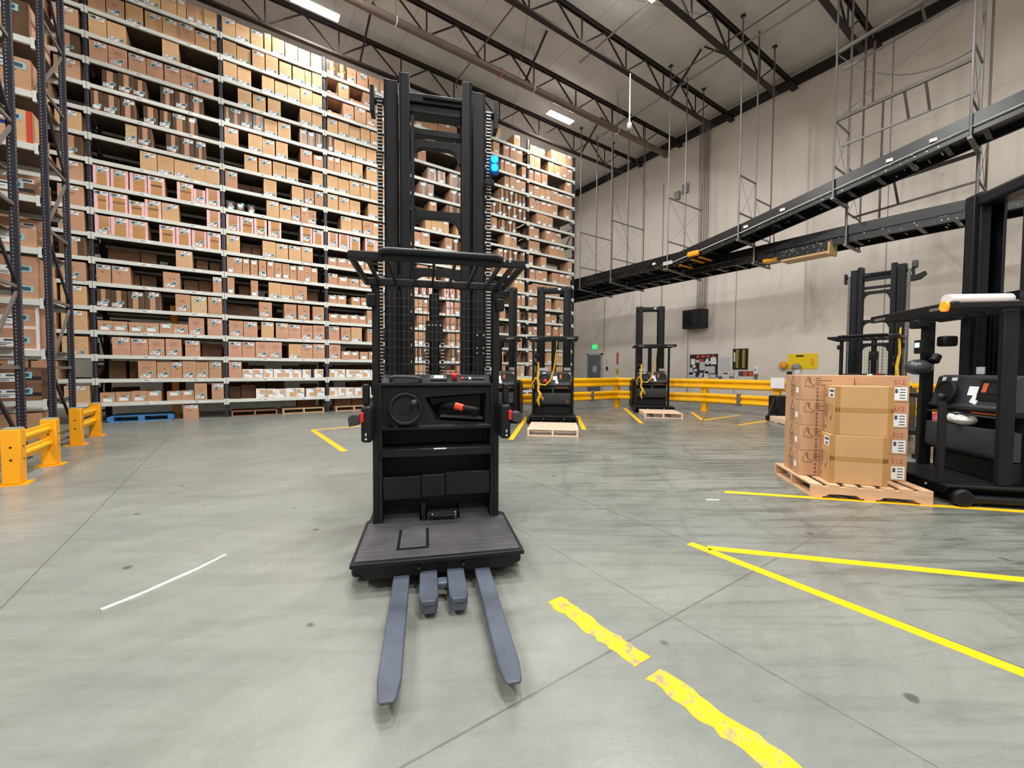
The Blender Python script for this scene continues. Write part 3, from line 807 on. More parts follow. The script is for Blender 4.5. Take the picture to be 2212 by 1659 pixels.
used = sorted(set(lo.m)); lo.m = [used.index(v) for v in lo.m]
ls = bpy.data.objects.new('cardboard_box', lo.mesh('cartons', [CM[i] for i in used], smooth=False, fix=False)); COL.objects.link(ls)
tag(ls, 'the half-hidden cartons deeper inside the two blue racks', 'box', None, 'stuff')

# yellow aisle-end guards
def aisle_guard(x, y0, y1, label):
    r = tag(empty('rack_guard', (x, y0, 0)), label, 'guard'); L = y1 - y0
    for y in (.08, L - .08):
        p = MB().box(-.075, .075, y - .075, y + .075, .012, .62).build('post', 'yellow_deep', r, bevel=.012)
        MB().box(-.07, .07, y - .07, y + .07, .62, .632).build('post_cap', 'cap_grey', p, bevel=.006)
        b = MB()
        for z in (.28, .42): b.disc((0, y - .0755, z), (0, 1, 0), .011, .006, 0, 10); b.disc((.0755, y, z), (1, 0, 0), .011, .006, 0, 10)
        b.build('bolt_hole', 'black_dull', p)
        MB().box(-.13, .13, y - .11, y + .11, 0, .012).build('base_plate', 'yellow_deep', p)
    prof = [(.03, 0), (.03, .05), (.055, .07), (.055, .11), (.03, .13), (.03, .18), (.0, .18), (.0, .0)]
    for z in (.24, .43):
        MB().prism([(-.02 + a, z + c * .75) for a, c in prof], 'y', .155, L - .155).build('rail', 'yellow_paint', r, bevel=.004)
aisle_guard(-2.06, 6.74, 7.98, 'yellow two-rail aisle guard nearest the camera, before the blue rack')
aisle_guard(-2.24, 9.68, 10.95, 'yellow two-rail aisle guard by the second blue rack')
# ---------------------------------------------------------------- roof trusses, pipes and lights
TRUSS = [(13.3, 'roof truss directly above the tall rack face'), (11.15, 'roof truss beside the fat brown sprinkler pipe'), (8.86, 'roof truss third out from the rack, lit by a lamp'),
         (6.64, 'roof truss fourth out from the rack'), (4.36, 'roof truss nearest the ladder-like tie frames, fifth out from the rack'), (2.1, 'roof truss over the parked lift truck side of the hall')]
for n, (y, lab) in enumerate(TRUSS):
    r = tag(empty('roof_truss', (0, y, 10.72)), 'dark steel ' + lab, 'truss', 'roof trusses')
    x0, x1 = -9.6, 16.55
    b = MB()
    for dy in (-.055, .03): b.box(x0, x1, dy, dy + .025, .73, .80).box(x0, x1, dy - .025, dy + .05, .80, .822)
    b.build('top_chord', 'truss_steel', r, smooth=False)
    b = MB()
    for dy in (-.05, .025): b.box(x0, x1 - 1.2, dy, dy + .025, -.04, .03).box(x0, x1 - 1.2, dy - .025, dy + .05, -.05, -.04)
    b.build('bottom_chord', 'truss_steel', r, smooth=False)
    p = 1.9; x = -8.7
    while x < 15.0:
        MB().bar((x, 0, 0), (x, 0, .75), .035, .035).build('vertical_web', 'truss_steel', r, smooth=False)
        MB().bar((x, 0, 0), (x - p / 2, 0, .75), .045, .035).build('diagonal_web', 'truss_steel', r, smooth=False)
        MB().bar((x, 0, 0), (x + p / 2, 0, .75), .045, .035).build('diagonal_web', 'truss_steel', r, smooth=False)
        x += p
    MB().bar((x1 - 1.2, 0, 0), (x1 - .1, 0, .74), .06, .05).build('end_web', 'truss_steel', r, smooth=False)
    for i, x in enumerate((-6.2, -1.4, 3.3, 8.0, 12.6)):
        s = 1 if (i + n) % 2 else -1
        MB().bar((x, 0, .02), (x + .1, s * 1.05, 1.06), .05, .05).build('kicker_brace', 'truss_steel', r, smooth=False)
    MB().box(x1 - .45, x1 + .14, -.09, .09, .62, .70).build('wall_seat', 'truss_steel', r, smooth=False)
# sprinkler main
r = tag(empty('sprinkler_pipe', (0, 10.78, 10.4)), 'fat brown sprinkler main with white clamps under the roof trusses', 'pipe')
MB().tube([(-9, 0, 0), (15.0, 0, 0)], .105, 0, 16).build('pipe', 'pipe_brown', r)
for x in (-4.4, .1, 3.6, 8.1, 12.1): MB().torus((x, 0, 0), (1, 0, 0), .108, .014).build('hanger_clamp', 'clamp_white', r); MB().tube([(x, 0, .1), (x, 0, 1.38)], .008).build('hanger_rod', 'galvanised', r)
MB().torus((6.85, 0, 0), (1, 0, 0), .11, .022).build('coupling', 'clamp_orange', r)
MB().tube([(14.95, 0, 0), (15.15, 0, 0)], .14, 0, 16).build('end_flange', 'pipe_brown', r)
for (x, z, lab) in ((16.1, 11.62, 'thin conduit hugging the roof by the long wall'), (13.1, 11.35, 'grey conduit crossing under the roof, second from the wall'), (9.4, 11.3, 'grey conduit crossing under the roof, third from the wall')):
    y1 = 13 if x > 12 else 10.0
    tag(MB().tube([(x, -3, z), (x, y1, z)], .03, 0, 8).build('conduit', 'pipe_grey'), lab, 'conduit')
for (x, ya, yb, z, lab) in ((15.2, 1.2, 4.1, 11.1, 'brown branch pipe under the roof near the nearest hangers'), (12.3, 4.6, 8.6, 11.15, 'brown sprinkler branch pipe between two middle trusses'), (6.4, 8.9, 12.9, 11.2, 'brown sprinkler branch pipe above the lift mast')):
    tag(MB().tube([(x, ya, z), (x, yb, z), (x, yb, z - .25)], .022, 0, 8).build('branch_pipe', 'pipe_brown'), lab, 'pipe')
def high_bay(x, y, z, label, power=420, n=0):
    r = tag(empty('high_bay_light', (x, y, z)), label, 'light', 'high bay lights')
    L, W = 1.24, .3
    MB().box(-L / 2, L / 2, -W / 2, W / 2, 0, .06).build('housing', 'clamp_white', r, bevel=.006)
    for s in (-1, 1):
        d = MB().box(-L / 2 + .02, L / 2 - .02, s * .075 - .06, s * .075 + .06, -.03, 0).build('diffuser', 'light_white', r, bevel=.01)
    for s in (-1, 1): MB().tube([(s * .5, 0, .06), (s * .5, 0, ZC - z + .01)], .004, 0, 6).build('suspension_wire', 'galvanised', r)
    l = bpy.data.lights.new('lamp', 'AREA'); l.shape = 'RECTANGLE'; l.size = L - .04; l.size_y = W - .04; l.energy = power; l.color = (1.0, .985, .955)
    l.spread = math.radians(172)
    o = bpy.data.objects.new('lamp', l); COL.objects.link(o); o.parent = r; o.location = (0, 0, -.035)
    l = bpy.data.lights.new('tube_glow', 'POINT'); l.shadow_soft_size = .12; l.energy = power * .10; l.color = (1.0, .98, .95)
    o = bpy.data.objects.new('tube_glow', l); COL.objects.link(o); o.parent = r; o.location = (0, 0, -.22)
mat('light_white', (255, 250, 240), .4, emit=9.0)

high_bay(1.95, 12.55, 11.2, 'twin-tube high bay light above the second rack bay', POWER * .32)
high_bay(10.65, 12.4, 11.2, 'twin-tube high bay light in front of the last rack bay', POWER * .32)
high_bay(8.8, 7.1, 11.2, 'bright high bay light hanging below the middle roof truss', POWER * .9)
for (x, y, f) in ((-7.0, 12.5, .7), (1.9, 7.9, 1.35), (-7.0, 7.9, 1.3), (1.9, 3.3, 1.5), (-7.0, 3.3, 1.4), (1.9, -1.3, 1.4), (-7.0, -1.3, 1.4), (1.9, -5.9, 1.2), (10.7, -3.5, .9)):
    high_bay(x, y, 11.2, 'high bay light hanging above the hall floor, beyond the picture edge', POWER * f)
for x in (-5, 3.5, 12.0):  # unseen lamps added to brighten the back wall above the rack
    high_bay(x, 16.75, 11.2, 'added light hidden behind the tall racks, brightening the back wall', POWER * .3)

# hanging detector pole and bracing wires
r = tag(empty('pendant_sensor', (9.4, 7.93, 8.24)), 'white pendant sensor on a long thin rod under the roof', 'sensor')
MB().tube([(0, 0, .12), (0, 0, 1.5)], [.02, .012], 0, 8).build('rod', 'cable_white', r)
MB().tube([(0, 0, -.04), (0, 0, 0), (0, 0, .1), (0, 0, .15)], [.05, .07, .07, .03], 0, 12).build('sensor_head', 'cable_white', r)
for (p, q, lab) in (((6.6, 8.86, 11.5), (9.0, 13.4, 10.6), 'thin bracing wire running from the third truss to the rack top'), ((12.2, 6.6, 11.6), (6.3, 8.7, 11.4), 'thin white cable strung between two roof trusses'),
                    ((9.2, 8.86, 11.0), (14.2, 11.0, 8.6), 'thin bracing wire running from the third truss towards the hangers'), ((10.9, 11.1, 10.8), (15.6, 13.0, 7.0), 'thin bracing wire slanting down before the far hangers')):
    tag(MB().tube([p, q], .007, 0, 6).build('bracing_wire', 'galvanised'), lab, 'wire')

# ---------------------------------------------------------------- conveyors hung along the long wall, each hanger under a roof truss
def conveyor(name, label, xa, xb, path, lip):
    """path: list of (y, zbottom, ztop); two side channels with a slat bed between"""
    r = tag(empty('conveyor', (0, 0, 0)), label, 'conveyor', 'overhead conveyors')
    for nm, x0, x1 in (('side_channel', xa, xa + .05), ('side_channel', xb - .05, xb)):
        b = MB()
        for (y0, a0, t0), (y1, a1, t1) in zip(path, path[1:]):
            m0, m1 = a0 + (t0 - a0) * .42, a1 + (t1 - a1) * .42
            for (u0, u1, v0, v1, dx) in ((m0, m1, t0, t1, 0), (a0, a1, m0 - .03, m1 - .03, .03)):
                lo, hi = (x0 - .0 + dx, x1 + dx) if x0 == xa else (x0 - dx, x1 - dx)
                vs = [(lo, y0, u0), (hi, y0, u0), (hi, y0, v0), (lo, y0, v0), (lo, y1, u1), (hi, y1, u1), (hi, y1, v1), (lo, y1, v1)]
                b.add(vs, [(0, 1, 2, 3), (7, 6, 5, 4), (0, 4, 5, 1), (1, 5, 6, 2), (2, 6, 7, 3), (3, 7, 4, 0)])
        b.build(nm, 'conveyor_black', r, smooth=False)
    b = MB(); c = MB(); d = MB()
    for (y0, a0, t0), (y1, a1, t1) in zip(path, path[1:]):
        b.loft([(xa + .05, y0, a0 + .12), (xb - .05, y0, a0 + .12), (xb - .05, y0, a0 + .16), (xa + .05, y0, a0 + .16)], [(xa + .05, y1, a1 + .12), (xb - .05, y1, a1 + .12), (xb - .05, y1, a1 + .16), (xa + .05, y1, a1 + .16)])
        L = math.hypot(y1 - y0, a1 - a0); n = max(2, int(L / .55))
        for i in range(n):
            f = (i + .5) / n; y, a = y0 + (y1 - y0) * f, a0 + (a1 - a0) * f
            c.bar((xa + .05, y, a + .04), (xb - .05, y, a + .04), .09, .05)
        for i in range(int(L / .16)):
            f = RND.random(); y, a, t = y0 + (y1 - y0) * f, a0 + (a1 - a0) * f, t0 + (t1 - t0) * f
            z = a + (t - a) * RND.choice((.12, .16, .33, .36)); s = RND.choice((.006, .008, .011))
            d.box(xa + .026, xa + .031, y - s, y + s, z - s, z + s)
            if i % 2: d.box(xa + .3 + .4 * RND.random(), xa + .31 + .4 * RND.random(), y - s, y + s, a + .01, a + .016)
    b.build('bed', 'conveyor_black', r, smooth=False)
    tag(c.build('cross_bar', 'conveyor_black', r, smooth=False), kind='stuff')
    tag(d.build('bolt_head', 'bolt', r, smooth=False), kind='stuff')
    return r
A = [(16.372, 4.964, 5.371), (8.408, 4.955, 5.362), (6.372, 5.3, 5.707), (4.115, 5.743, 6.15), (1.859, 6.185, 6.592), (-0.885, 6.672, 7.079), (-5.31, 7.442, 7.849)]
ca = conveyor('conveyor', 'black overhead conveyor climbing from the rack end towards the roof', 12.585, 13.452, A, 1)
pts = [(12.549, 8.761, 5.017)] + [(12.558, y, t - .27) for y, a, t in A[1:]]
MB().tube(pts, .014, 0, 6).build('conduit', 'cable_white', ca)
MB().box(12.514, 12.567, 8.629, 8.983, 4.999, 5.123).build('junction_box', 'frame_grey', ca, bevel=.006)
MB().box(12.434, 12.567, 7.629, 8.018, 5.061, 5.238).build('yellow_motor', 'yellow_deep', ca, bevel=.045, seg=3)
for y, zz in ((7.965, 5.017), (7.699, 5.035), (8.408, 4.929), (9.027, 4.929)): MB().bar((12.655, y, zz), (13.364, y, zz), .09, .035).build('yellow_cross_bar', 'yellow_deep', ca)
for y, zz in ((9.381, 5.159), (6.195, 5.579), (5.222, 5.764), (3.009, 6.184), (2.301, 6.319)): MB().box(12.54, 12.567, y - .06, y + .06, zz - .035, zz + .035).build('marker_plate', 'label_white', ca)
Bp = [(16.372, 4.769, 5.212), (7.965, 4.769, 5.212), (4.248, 4.769, 5.212), (1.77, 4.752, 5.159), (-5.31, 4.752, 5.159)]
cb = conveyor('conveyor', 'black level overhead conveyor nearer the wall, under the climbing one', 13.558, 14.479, Bp, 1)
MB().box(13.381, 13.576, 4.425, 5.682, 4.601, 4.867).build('drive_box', ['conveyor_black'], cb, bevel=.01)
MB().box(13.39, 13.939, 4.381, 4.443, 4.513, 4.84).box(13.39, 13.894, 4.443, 5.575, 4.539, 4.601).build('drive_cover', 'cream_box', cb, bevel=.006)
b = MB()
for i in range(26):
    y, zz = RND.uniform(4.496, 5.629), RND.uniform(4.628, 4.849); b.box(13.377, 13.381, y - .011, y + .011, zz - .009, zz + .009)
tag(b.build('bolt_head', 'bolt', cb, smooth=False), kind='stuff')
MB().box(13.541, 13.894, 5.682, 6.151, 4.663, 4.752).build('yellow_bracket', 'yellow_deep', cb)
MB().torus((13.496, 6.505, 4.619), (1, .2, 0), .08, .011).tube([(13.496, 6.505, 4.698), (13.629, 6.372, 4.796)], .011).build('cable_loop', 'black_plastic', cb)
MB().tube([(12.655, 5.487, 5.636), (12.921, 5.575, 5.106), (13.452, 5.753, 4.752), (13.717, 6.372, 4.752)], .013).build('cable', 'black_plastic', cb)
HG = [(13.187, 1, 4.911), (11.417, 1, 4.911), (8.815, 1, 4.911), (6.399, 2, 5.295), (4.071, 2, 5.731), (1.761, 2, 6.163)]
HN = ['behind the rack end', 'farthest in full view, past the rack end', 'by the yellow motor', 'where the conveyors part', 'with the tie frame to the nearest hanger', 'nearest the camera']
for (y, kd, zA), hn in zip(HG, HN):
    r = tag(empty('conveyor_hanger', (0, y, 0)), 'pipe hanger frame carrying the conveyors, ' + hn, 'hanger', 'conveyor hangers')
    zB = 4.734; top = 11.78
    MB().tube([(12.532, 0, zA - .05), (12.532, 0, top)], .02 if kd == 1 else .023, 0, 8).build('hanger_rod', 'galvanised', r)
    MB().tube([(13.514, 0, zA - .05 if kd == 2 else zB), (13.514, 0, top)], .027, 0, 8).build('hanger_rod', 'galvanised', r)
    MB().tube([(14.549, 0, zB - .05), (14.549, 0, top)], .023, 0, 8).build('hanger_rod', 'pipe_brown', r)
    if kd == 1:
        MB().bar((12.532 - .05, 0, zA - .06), (14.549 + .05, 0, zB), .07, .055).build('support_arm', 'galvanised', r)
        for z in (7.318, 5.814): MB().bar((12.532, 0, z), (14.549, 0, z), .035, .035).build('cross_tie', 'galvanised', r)
        cw = [((12.532, 0, 7.318), (14.549, 0, 5.46)), ((14.549, 0, 7.318), (12.532, 0, 5.725))]
    else:
        MB().bar((12.532 - .05, 0, zA - .06), (13.514 + .05, 0, zA - .06), .07, .055).build('support_arm', 'galvanised', r)
        MB().bar((13.514 - .06, 0, zB - .05), (14.549 + .05, 0, zB - .05), .07, .055).build('support_arm', 'galvanised', r)
        MB().tube([(13.514, 0, zA - .1), (13.514, 0, zB - .05)], .031, 0, 8).build('drop_post', 'galvanised', r)
        for z in (zA + .75, zA + 1.86): MB().bar((12.532, 0, z), (13.514, 0, z), .035, .035).build('cross_tie', 'galvanised', r)
        for z in (zB + .8, zB + 1.95): MB().bar((13.514, 0, z), (14.549, 0, z), .035, .035).build('cross_tie', 'galvanised', r)
        cw = [((12.532, 0, zA + 1.86), (13.514, 0, zA + .53)), ((13.514, 0, zA + 1.86), (12.532, 0, zA + .53)), ((13.514, 0, zB + 1.95), (14.549, 0, zB + .62)), ((14.549, 0, zB + 1.95), (13.514, 0, zB + .62))]
    for p, q in cw: MB().tube([p, q], .005, 0, 5).build('cross_cable', 'galvanised', r)
    for x in (12.532, 14.549): MB().box(x - .045, x + .045, -.055, .055, top - .03, 11.8).build('ceiling_clamp', 'truss_steel', r)
def tie(label, x, y0, y1, z0, z1, gap, rungs):
    r = tag(empty('tie_frame', (x, 0, 0)), label, 'tie frame')
    MB().bar((0, y0, z0), (0, y1, z1), .06, .08).build('upper_rail', 'brace_grey', r)
    MB().bar((.44, y0, z0 - gap), (.44, y1, z1 - gap * 1.0), .044, .044).build('lower_rail', 'galvanised', r)
    for f in rungs:
        MB().bar((0, y0 + (y1 - y0) * f, z0 + (z1 - z0) * f), (.44, y0 + (y1 - y0) * f, z0 + (z1 - z0) * f - gap), .044, .044).build('rung', 'brace_grey', r)
tie('ladder-like tie frame between the two nearest hangers, above the climbing conveyor', 12.567, 4.071, 1.77, 7.601, 7.716, 0.487, (0.55, 0.7))
tie('lower ladder-like tie frame between the hangers, above the level conveyor', 13.541, 4.071, 1.77, 5.99, 6.123, 0.487, (0.4,))
tie('tie rail high between the two nearest hangers under the roof', 12.567, 4.071, -0.885, 9.265, 9.796, 0.221, (0.3,))
for (p, q, s, lab) in (((12.567, 4.071, 9.221), (12.567, 1.77, 7.893), .5, 'slack wire hanging between the two nearest hangers'), ((12.567, 4.071, 7.584), (12.611, 0.354, 9.796), 0, 'long slanting wire rising from the hanger clamp to the roof')):
    P0, P1 = Vector(p), Vector(q); pts = [P0.lerp(P1, t / 10) - Vector((0, 0, s * 4 * (t / 10) * (1 - t / 10))) for t in range(11)]
    tag(MB().tube(pts, .012, 0, 6).build('bracing_wire', 'galvanised'), lab, 'wire')
tag(MB().tube([(14.426, 3.85, 10.239), (14.426, 3.85, 8.646), (14.426, 3.628, 8.557), (14.426, 3.628, 5.46)], .026, 0, 8).build('conduit', 'pipe_brown'), 'thin brown drop pipe beside the middle hanger', 'pipe')

# ---------------------------------------------------------------- on the long wall
W0 = XW - .001
def wall_box(name, y0, y1, z0, z1, t, m, label=None, cat=None, parent=None, bevel=0.0):
    o = MB().box(W0 - t, W0, min(y0, y1), max(y0, y1), z0, z1).build(name, m, parent, bevel=bevel)
    if label: tag(o, label, cat)
    return o
d = wall_box('door_1', 15.78, 16.78, .01, 2.15, .05, 'door_grey'); struct(d)
b = MB()
for (y0, y1, z0, z1) in ((15.70, 15.78, 0, 2.25), (16.78, 16.86, 0, 2.25), (15.70, 16.86, 2.15, 2.25)): b.box(W0 - .07, W0, y0, y1, z0, z1)
b.build('door_frame', 'frame_grey', d)
MB().tube([(W0 - .09, 15.9, 1.0), (W0 - .09, 16.0, 1.0)], .02).build('door_handle', 'galvanised', d)
MB().box(W0 - .052, W0 - .05, 16.1, 16.4, 1.2, 1.55).build('notice', 'paper_grey', d)
e = tag(empty('exit_sign', (W0, 16.3, 2.62)), 'glowing green exit sign above the grey door', 'sign')
MB().box(-.05, 0, -.17, .17, -.11, .11).build('housing', 'exit_green', e, bevel=.01)
text('lettering', 'EXIT', .15, (-.0515, .145, -.052), (PI / 2, 0, -PI / 2), 'label_white', e)
wall_box('wall_notice', 15.3, 15.45, 1.3, 1.5, .01, 'board_dark', 'small dark notice on the wall just right of the door', 'notice')
wall_box('wall_notice', 15.32, 15.47, 1.62, 1.9, .01, 'paper_grey', 'small pale notice above the dark notice by the door', 'notice')
wall_box('wall_notice', 14.55, 14.75, 1.1, 1.4, .01, 'poster_yellow', 'small yellowish notice above the guard rail near the door', 'notice')
wall_box('fire_extinguisher_sign', 14.58, 14.72, 1.62, 2.25, .01, 'print_red', 'narrow red sign on the wall right of the door', 'sign')
x = tag(MB().tube([(W0 - .08, 14.65, .35), (W0 - .08, 14.65, .78), (W0 - .08, 14.65, .86)], [.08, .08, .03], 0, 12).build('fire_extinguisher', 'red_plastic'), 'red fire extinguisher below the notices by the door', 'extinguisher')
pb = tag(empty('power_panel', (W0, 10.14, 3.53)), 'black wall box fed by a bundle of conduits, high on the wall', 'electrical panel')
MB().box(-.5, 0, -.45, .45, -.4, .4).build('housing', 'poster_black', pb, bevel=.01)
MB().box(-.505, -.5, .0, .38, -.28, .26).build('inner_plate', 'black_paint', pb)
for i, y in enumerate((-.38, -.3, -.2, -.1, .0)): MB().tube([(-.12, y, .4), (-.12, y, ZC - 3.55)], .022, 0, 8).build('conduit', 'pipe_grey', pb)
MB().tube([(-.1, .42, -.4), (-.1, .42, -3.5)], .015, 0, 6).build('down_conduit', 'pipe_grey', pb)
tag(MB().tube([(W0 - .03, 12.0, 0), (W0 - .03, 12.0, 10)], .016, 0, 6).build('conduit', 'pipe_grey'), 'thin conduit running up the wall behind the farther lift truck', 'conduit')
tag(MB().tube([(W0 - .014, 15.6, 2.3), (W0 - .014, 15.6, 5.2)], .014, 0, 6).build('conduit', 'pipe_grey'), 'thin conduit rising from the door frame', 'conduit')
for (y, lab) in ((11.25, 'small grey junction box high on the wall, nearer the door'), (10.85, 'small grey junction box high on the wall, nearer the conduit bundle')):
    j = wall_box('junction_box', y - .13, y + .13, 9.05 if y > 11 else 9.2, 9.4 if y > 11 else 9.6, .12, 'pipe_grey', lab, 'electrical box')
nb = tag(empty('notice_board', (W0, 9.86, 1.53)), 'dark notice board covered with papers, red letters along its top', 'notice board')
MB().box(-.025, 0, -.63, .63, -.49, .49).build('board', 'board_dark', nb, bevel=.004)
b = MB()
for (y, w) in ((.25, .13), (.02, .16), (-.2, .12), (-.42, .08)): b.box(-.027, -.025, y - w / 2, y + w / 2, .34, .45)
for (y, z, w, h) in ((.1, .22, .22, .1),): b.box(-.027, -.025, y - w / 2, y + w / 2, z - h / 2, z + h / 2)
b.build('heading_patch', 'print_red', nb, smooth=False)
for (y, z, w, h, a) in ((.48, .17, .2, .26, 0), (.27, .19, .16, .12, .1), (.05, -.02, .24, .36, 0), (-.15, .18, .12, .22, .5), (-.25, .12, .2, .1, -.4), (-.45, .2, .24, .3, -.1), (.42, -.03, .14, .1, .1), (.36, -.2, .16, .12, -.1), (.58, -.24, .2, .3, 0), (.5, -.4, .3, .2, .05), (-.3, -.18, .44, .3, -.04), (.12, -.45, .14, .3, .4), (-.14, -.42, .2, .34, 0), (-.42, -.44, .3, .14, 0)):
    o = MB().box(-.03, -.026, -w / 2, w / 2, -h / 2, h / 2).build('pinned_paper', RND.choice(('paper', 'paper_grey')), nb, smooth=False); o.location = (0, y, z); o.rotation_euler = (a, 0, 0)
wall_box('wall_drawing', 8.72, 9.18, 1.3, 1.86, .006, 'paper_grey', 'pale line drawing on the wall right of the dark notice board', 'poster')
r = tag(empty('schedule_poster', (W0, 8.32, 1.78)), 'tall black schedule poster with two columns of yellow entries', 'poster')
MB().box(-.012, 0, -.30, .30, -.42, .42).build('sheet', 'poster_black', r)
for y in (.12, -.13):
    b = MB()
    for i in range(13): b.box(-.0135, -.012, y - .05, y + .05, .34 - i * .057, .375 - i * .057)
    b.build('yellow_column', 'poster_yellow', r, smooth=False)
MB().box(-.0135, -.012, .2, .26, -.1, .28).build('white_strip', 'paper', r)
for i, (y, z, w, h) in enumerate(((9.12, 1.17, .17, .1), (8.9, 1.2, .18, .06), (8.66, 1.18, .2, .1), (9.12, 1.03, .17, .1), (8.9, 1.06, .18, .05), (8.66, 1.05, .18, .06), (8.42, 1.03, .1, .1))):
    wall_box('wall_notice', y - w / 2, y + w / 2, z - h / 2, z + h / 2, .005, 'label_ink' if i % 2 else 'paper_grey', '%s small printed slip in the rows under the line drawing' % ORD[i], 'notice')
r = tag(empty('red_sign_strip', (W0, 8.1, 1.2)), 'long grey and red sign strip under the black poster', 'sign')
MB().box(-.008, 0, -.28, .28, -.1, .1).build('plate', 'label_ink', r)
for y in (.02, -.2): MB().box(-.0095, -.008, y - .07, y + .07, -.08, .08).build('red_patch', 'red_orange', r)
r = tag(empty('sanitiser_dispenser', (W0, 7.7, 1.24)), 'white wall dispenser right of the red sign strip', 'dispenser')
MB().box(-.1, 0, -.075, .075, -.05, .22).build('body', 'label_white', r, bevel=.012)
MB().box(-.105, -.1, -.015, .015, .06, .16).build('window', 'black_dull', r)
MB().box(-.09, -.01, -.05, .05, -.22, -.05).build('drip_tray', 'brace_grey', r, bevel=.01)
r = tag(empty('safety_board', (W0, 6.16, 1.66)), 'bright yellow safety station board with hanging gear', 'board')
MB().box(-.02, 0, -.46, .46, -.27, .27).build('board', 'board_yellow', r, bevel=.005)
MB().box(-.022, -.02, -.04, .2, .16, .22).build('heading', 'poster_black', r)
MB().box(-.04, -.02, -.36, -.28, -.12, .12).build('goggles_pouch', 'helmet_orange', r, bevel=.01)
tag(MB().ball((W0 - .12, 6.72, 1.52), .13, sz=1.15).build('hanging_bag', 'helmet_orange'), 'orange gear bag hanging beside the yellow safety board', 'bag')
tag(MB().ball((W0 - .13, 6.3, 1.46), .15, sz=.8).build('dust_mask', 'helmet_grey'), 'grey mask hanging over the yellow safety board', 'mask')
tag(MB().tube([(W0 - .1, 6.28, 1.08), (W0 - .1, 6.28, 1.2), (W0 - .1, 6.28, 1.4)], [.06, .13, .1], 0, 12).build('clear_bag', 'bag_clear'), 'clear plastic bag under the yellow safety board', 'bag')
tag(MB().box(W0 - .1, W0, 6.48, 6.62, 1.1, 1.3).build('spray_bottle', 'poster_black', bevel=.02), 'small black pouch below the yellow safety board', 'pouch')
MB_ = MB().tube([(16.64, 3.55, 1.75), (16.6, 3.55, 1.38), (16.6, 3.72, 1.36), (16.6, 3.75, 1.46)], .012)
tag(MB_.build('wall_hook', 'pipe_grey'), 'bent grey wire hook on the wall past the right-hand truck', 'hook')

# ---------------------------------------------------------------- yellow guard rail round the charging bays
def w_rail(b, p, q, z, nx):
    """corrugated rail from p to q at height z, bulging along nx"""
    p, q = Vector((*p, 0)), Vector((*q, 0)); d = (q - p).normalized(); n = Vector((d.y, -d.x, 0)) * nx
    prof = [(0, 0), (.05, .03), (.05, .08), (0, .12), (0, .17), (.05, .21), (.05, .26), (0, .30)]
    for (a0, h0), (a1, h1) in zip(prof, prof[1:]):
        vs = [p + n * a0 + Vector((0, 0, z + h0)), q + n * a0 + Vector((0, 0, z + h0)), q + n * a1 + Vector((0, 0, z + h1)), p + n * a1 + Vector((0, 0, z + h1))]
        w = [v - n * .012 for v in vs]
        b.add(vs + w, [(0, 1, 2, 3), (7, 6, 5, 4), (0, 4, 5, 1), (2, 6, 7, 3), (1, 5, 6, 2), (0, 3, 7, 4)])
GP = [(5.3, 9.98), (8.4, 9.98), (11.37, 9.98), (12.69, 7.43), (12.74, 5.3), (12.85, 2.6), (12.9, .2)]
r = tag(empty('guard_rail', (0, 0, 0)), 'long yellow two-tier guard rail fencing the charging bays', 'guard rail')
for i, p in enumerate(GP):
    MB().box(p[0] - .08, p[0] + .08, p[1] - .08, p[1] + .08, .01, 1.06).box(p[0] - .14, p[0] + .14, p[1] - .12, p[1] + .12, 0, .012).build('post', 'yellow_paint', r, bevel=.01)
for p, q in zip(GP, GP[1:]):
    for z in (.74, .28):
        b = MB(); d = (Vector(q) - Vector(p)).normalized() * .02; n = Vector((d.y, -d.x)).normalized() * .085
        w_rail(b, (p[0] + n.x - d.x, p[1] + n.y - d.y), (q[0] + n.x + d.x, q[1] + n.y + d.y), z, 1)
        b.build('rail', 'yellow_paint', r)
for (x, y, f) in ((10.0, 9.87, 0), (12.62, 6.3, 1), (11.75, 9.0, 1)):
    MB().box(x - .05, x + .05, y - .06, y + .06, .24, .62).build('rail_splice', 'galvanised', r, bevel=.02)
MB().box(12.55, 12.575, 5.05, 5.4, .82, 1.12).build('paper_notice', 'paper', r)
r = tag(empty('tool_bin', (9.35, 10.9, 0)), 'dark bag lying on the floor behind the far guard rail', 'bag')
MB().ball((4.9, 2.0, .1), .2, sz=.5).build('body', 'black_plastic', r)
tag(build_carton('cardboard_box', carton_mb(.5, .5, .3, 'c', rng), (12.4, 16.1, 0)), 'lone brown carton on the floor beyond the guard rail near the door', 'box')
tag(build_carton('cardboard_box', carton_mb(.7, .5, .5, 'c', rng), (11.9, 16.3, 0)), 'larger brown carton on the floor beyond the rail, behind the lone one', 'box')

# ---------------------------------------------------------------- painted lines and litter on the floor
def strip(name, pts, w, label, m='tape_new', jag=0.0, cat='floor line', group='yellow floor lines', z=.0015):
    b = MB(); pts = [Vector((*p, 0)) for p in pts]
    for p, q in zip(pts, pts[1:]):
        d = (q - p); L = d.length; d.normalize(); n = Vector((-d.y, d.x, 0)); k = max(1, int(L / (.035 if jag else .8))); prev = None
        for i in range(k + 1):
            c = p + d * (L * i / k); j1, j2 = (RND.uniform(-jag, jag), RND.uniform(-jag, jag))
            cur = (c + n * (w / 2 + j1), c - n * (w / 2 + j2))
            if prev: b.add([prev[0] + Vector((0, 0, z)), cur[0] + Vector((0, 0, z)), cur[1] + Vector((0, 0, z)), prev[1] + Vector((0, 0, z)), prev[0], cur[0], cur[1], prev[1]],
                           [(0, 1, 2, 3), (0, 4, 5, 1), (2, 6, 7, 3)])
            prev = cur
    return tag(b.build(name, m, smooth=False, ), label, cat, group)
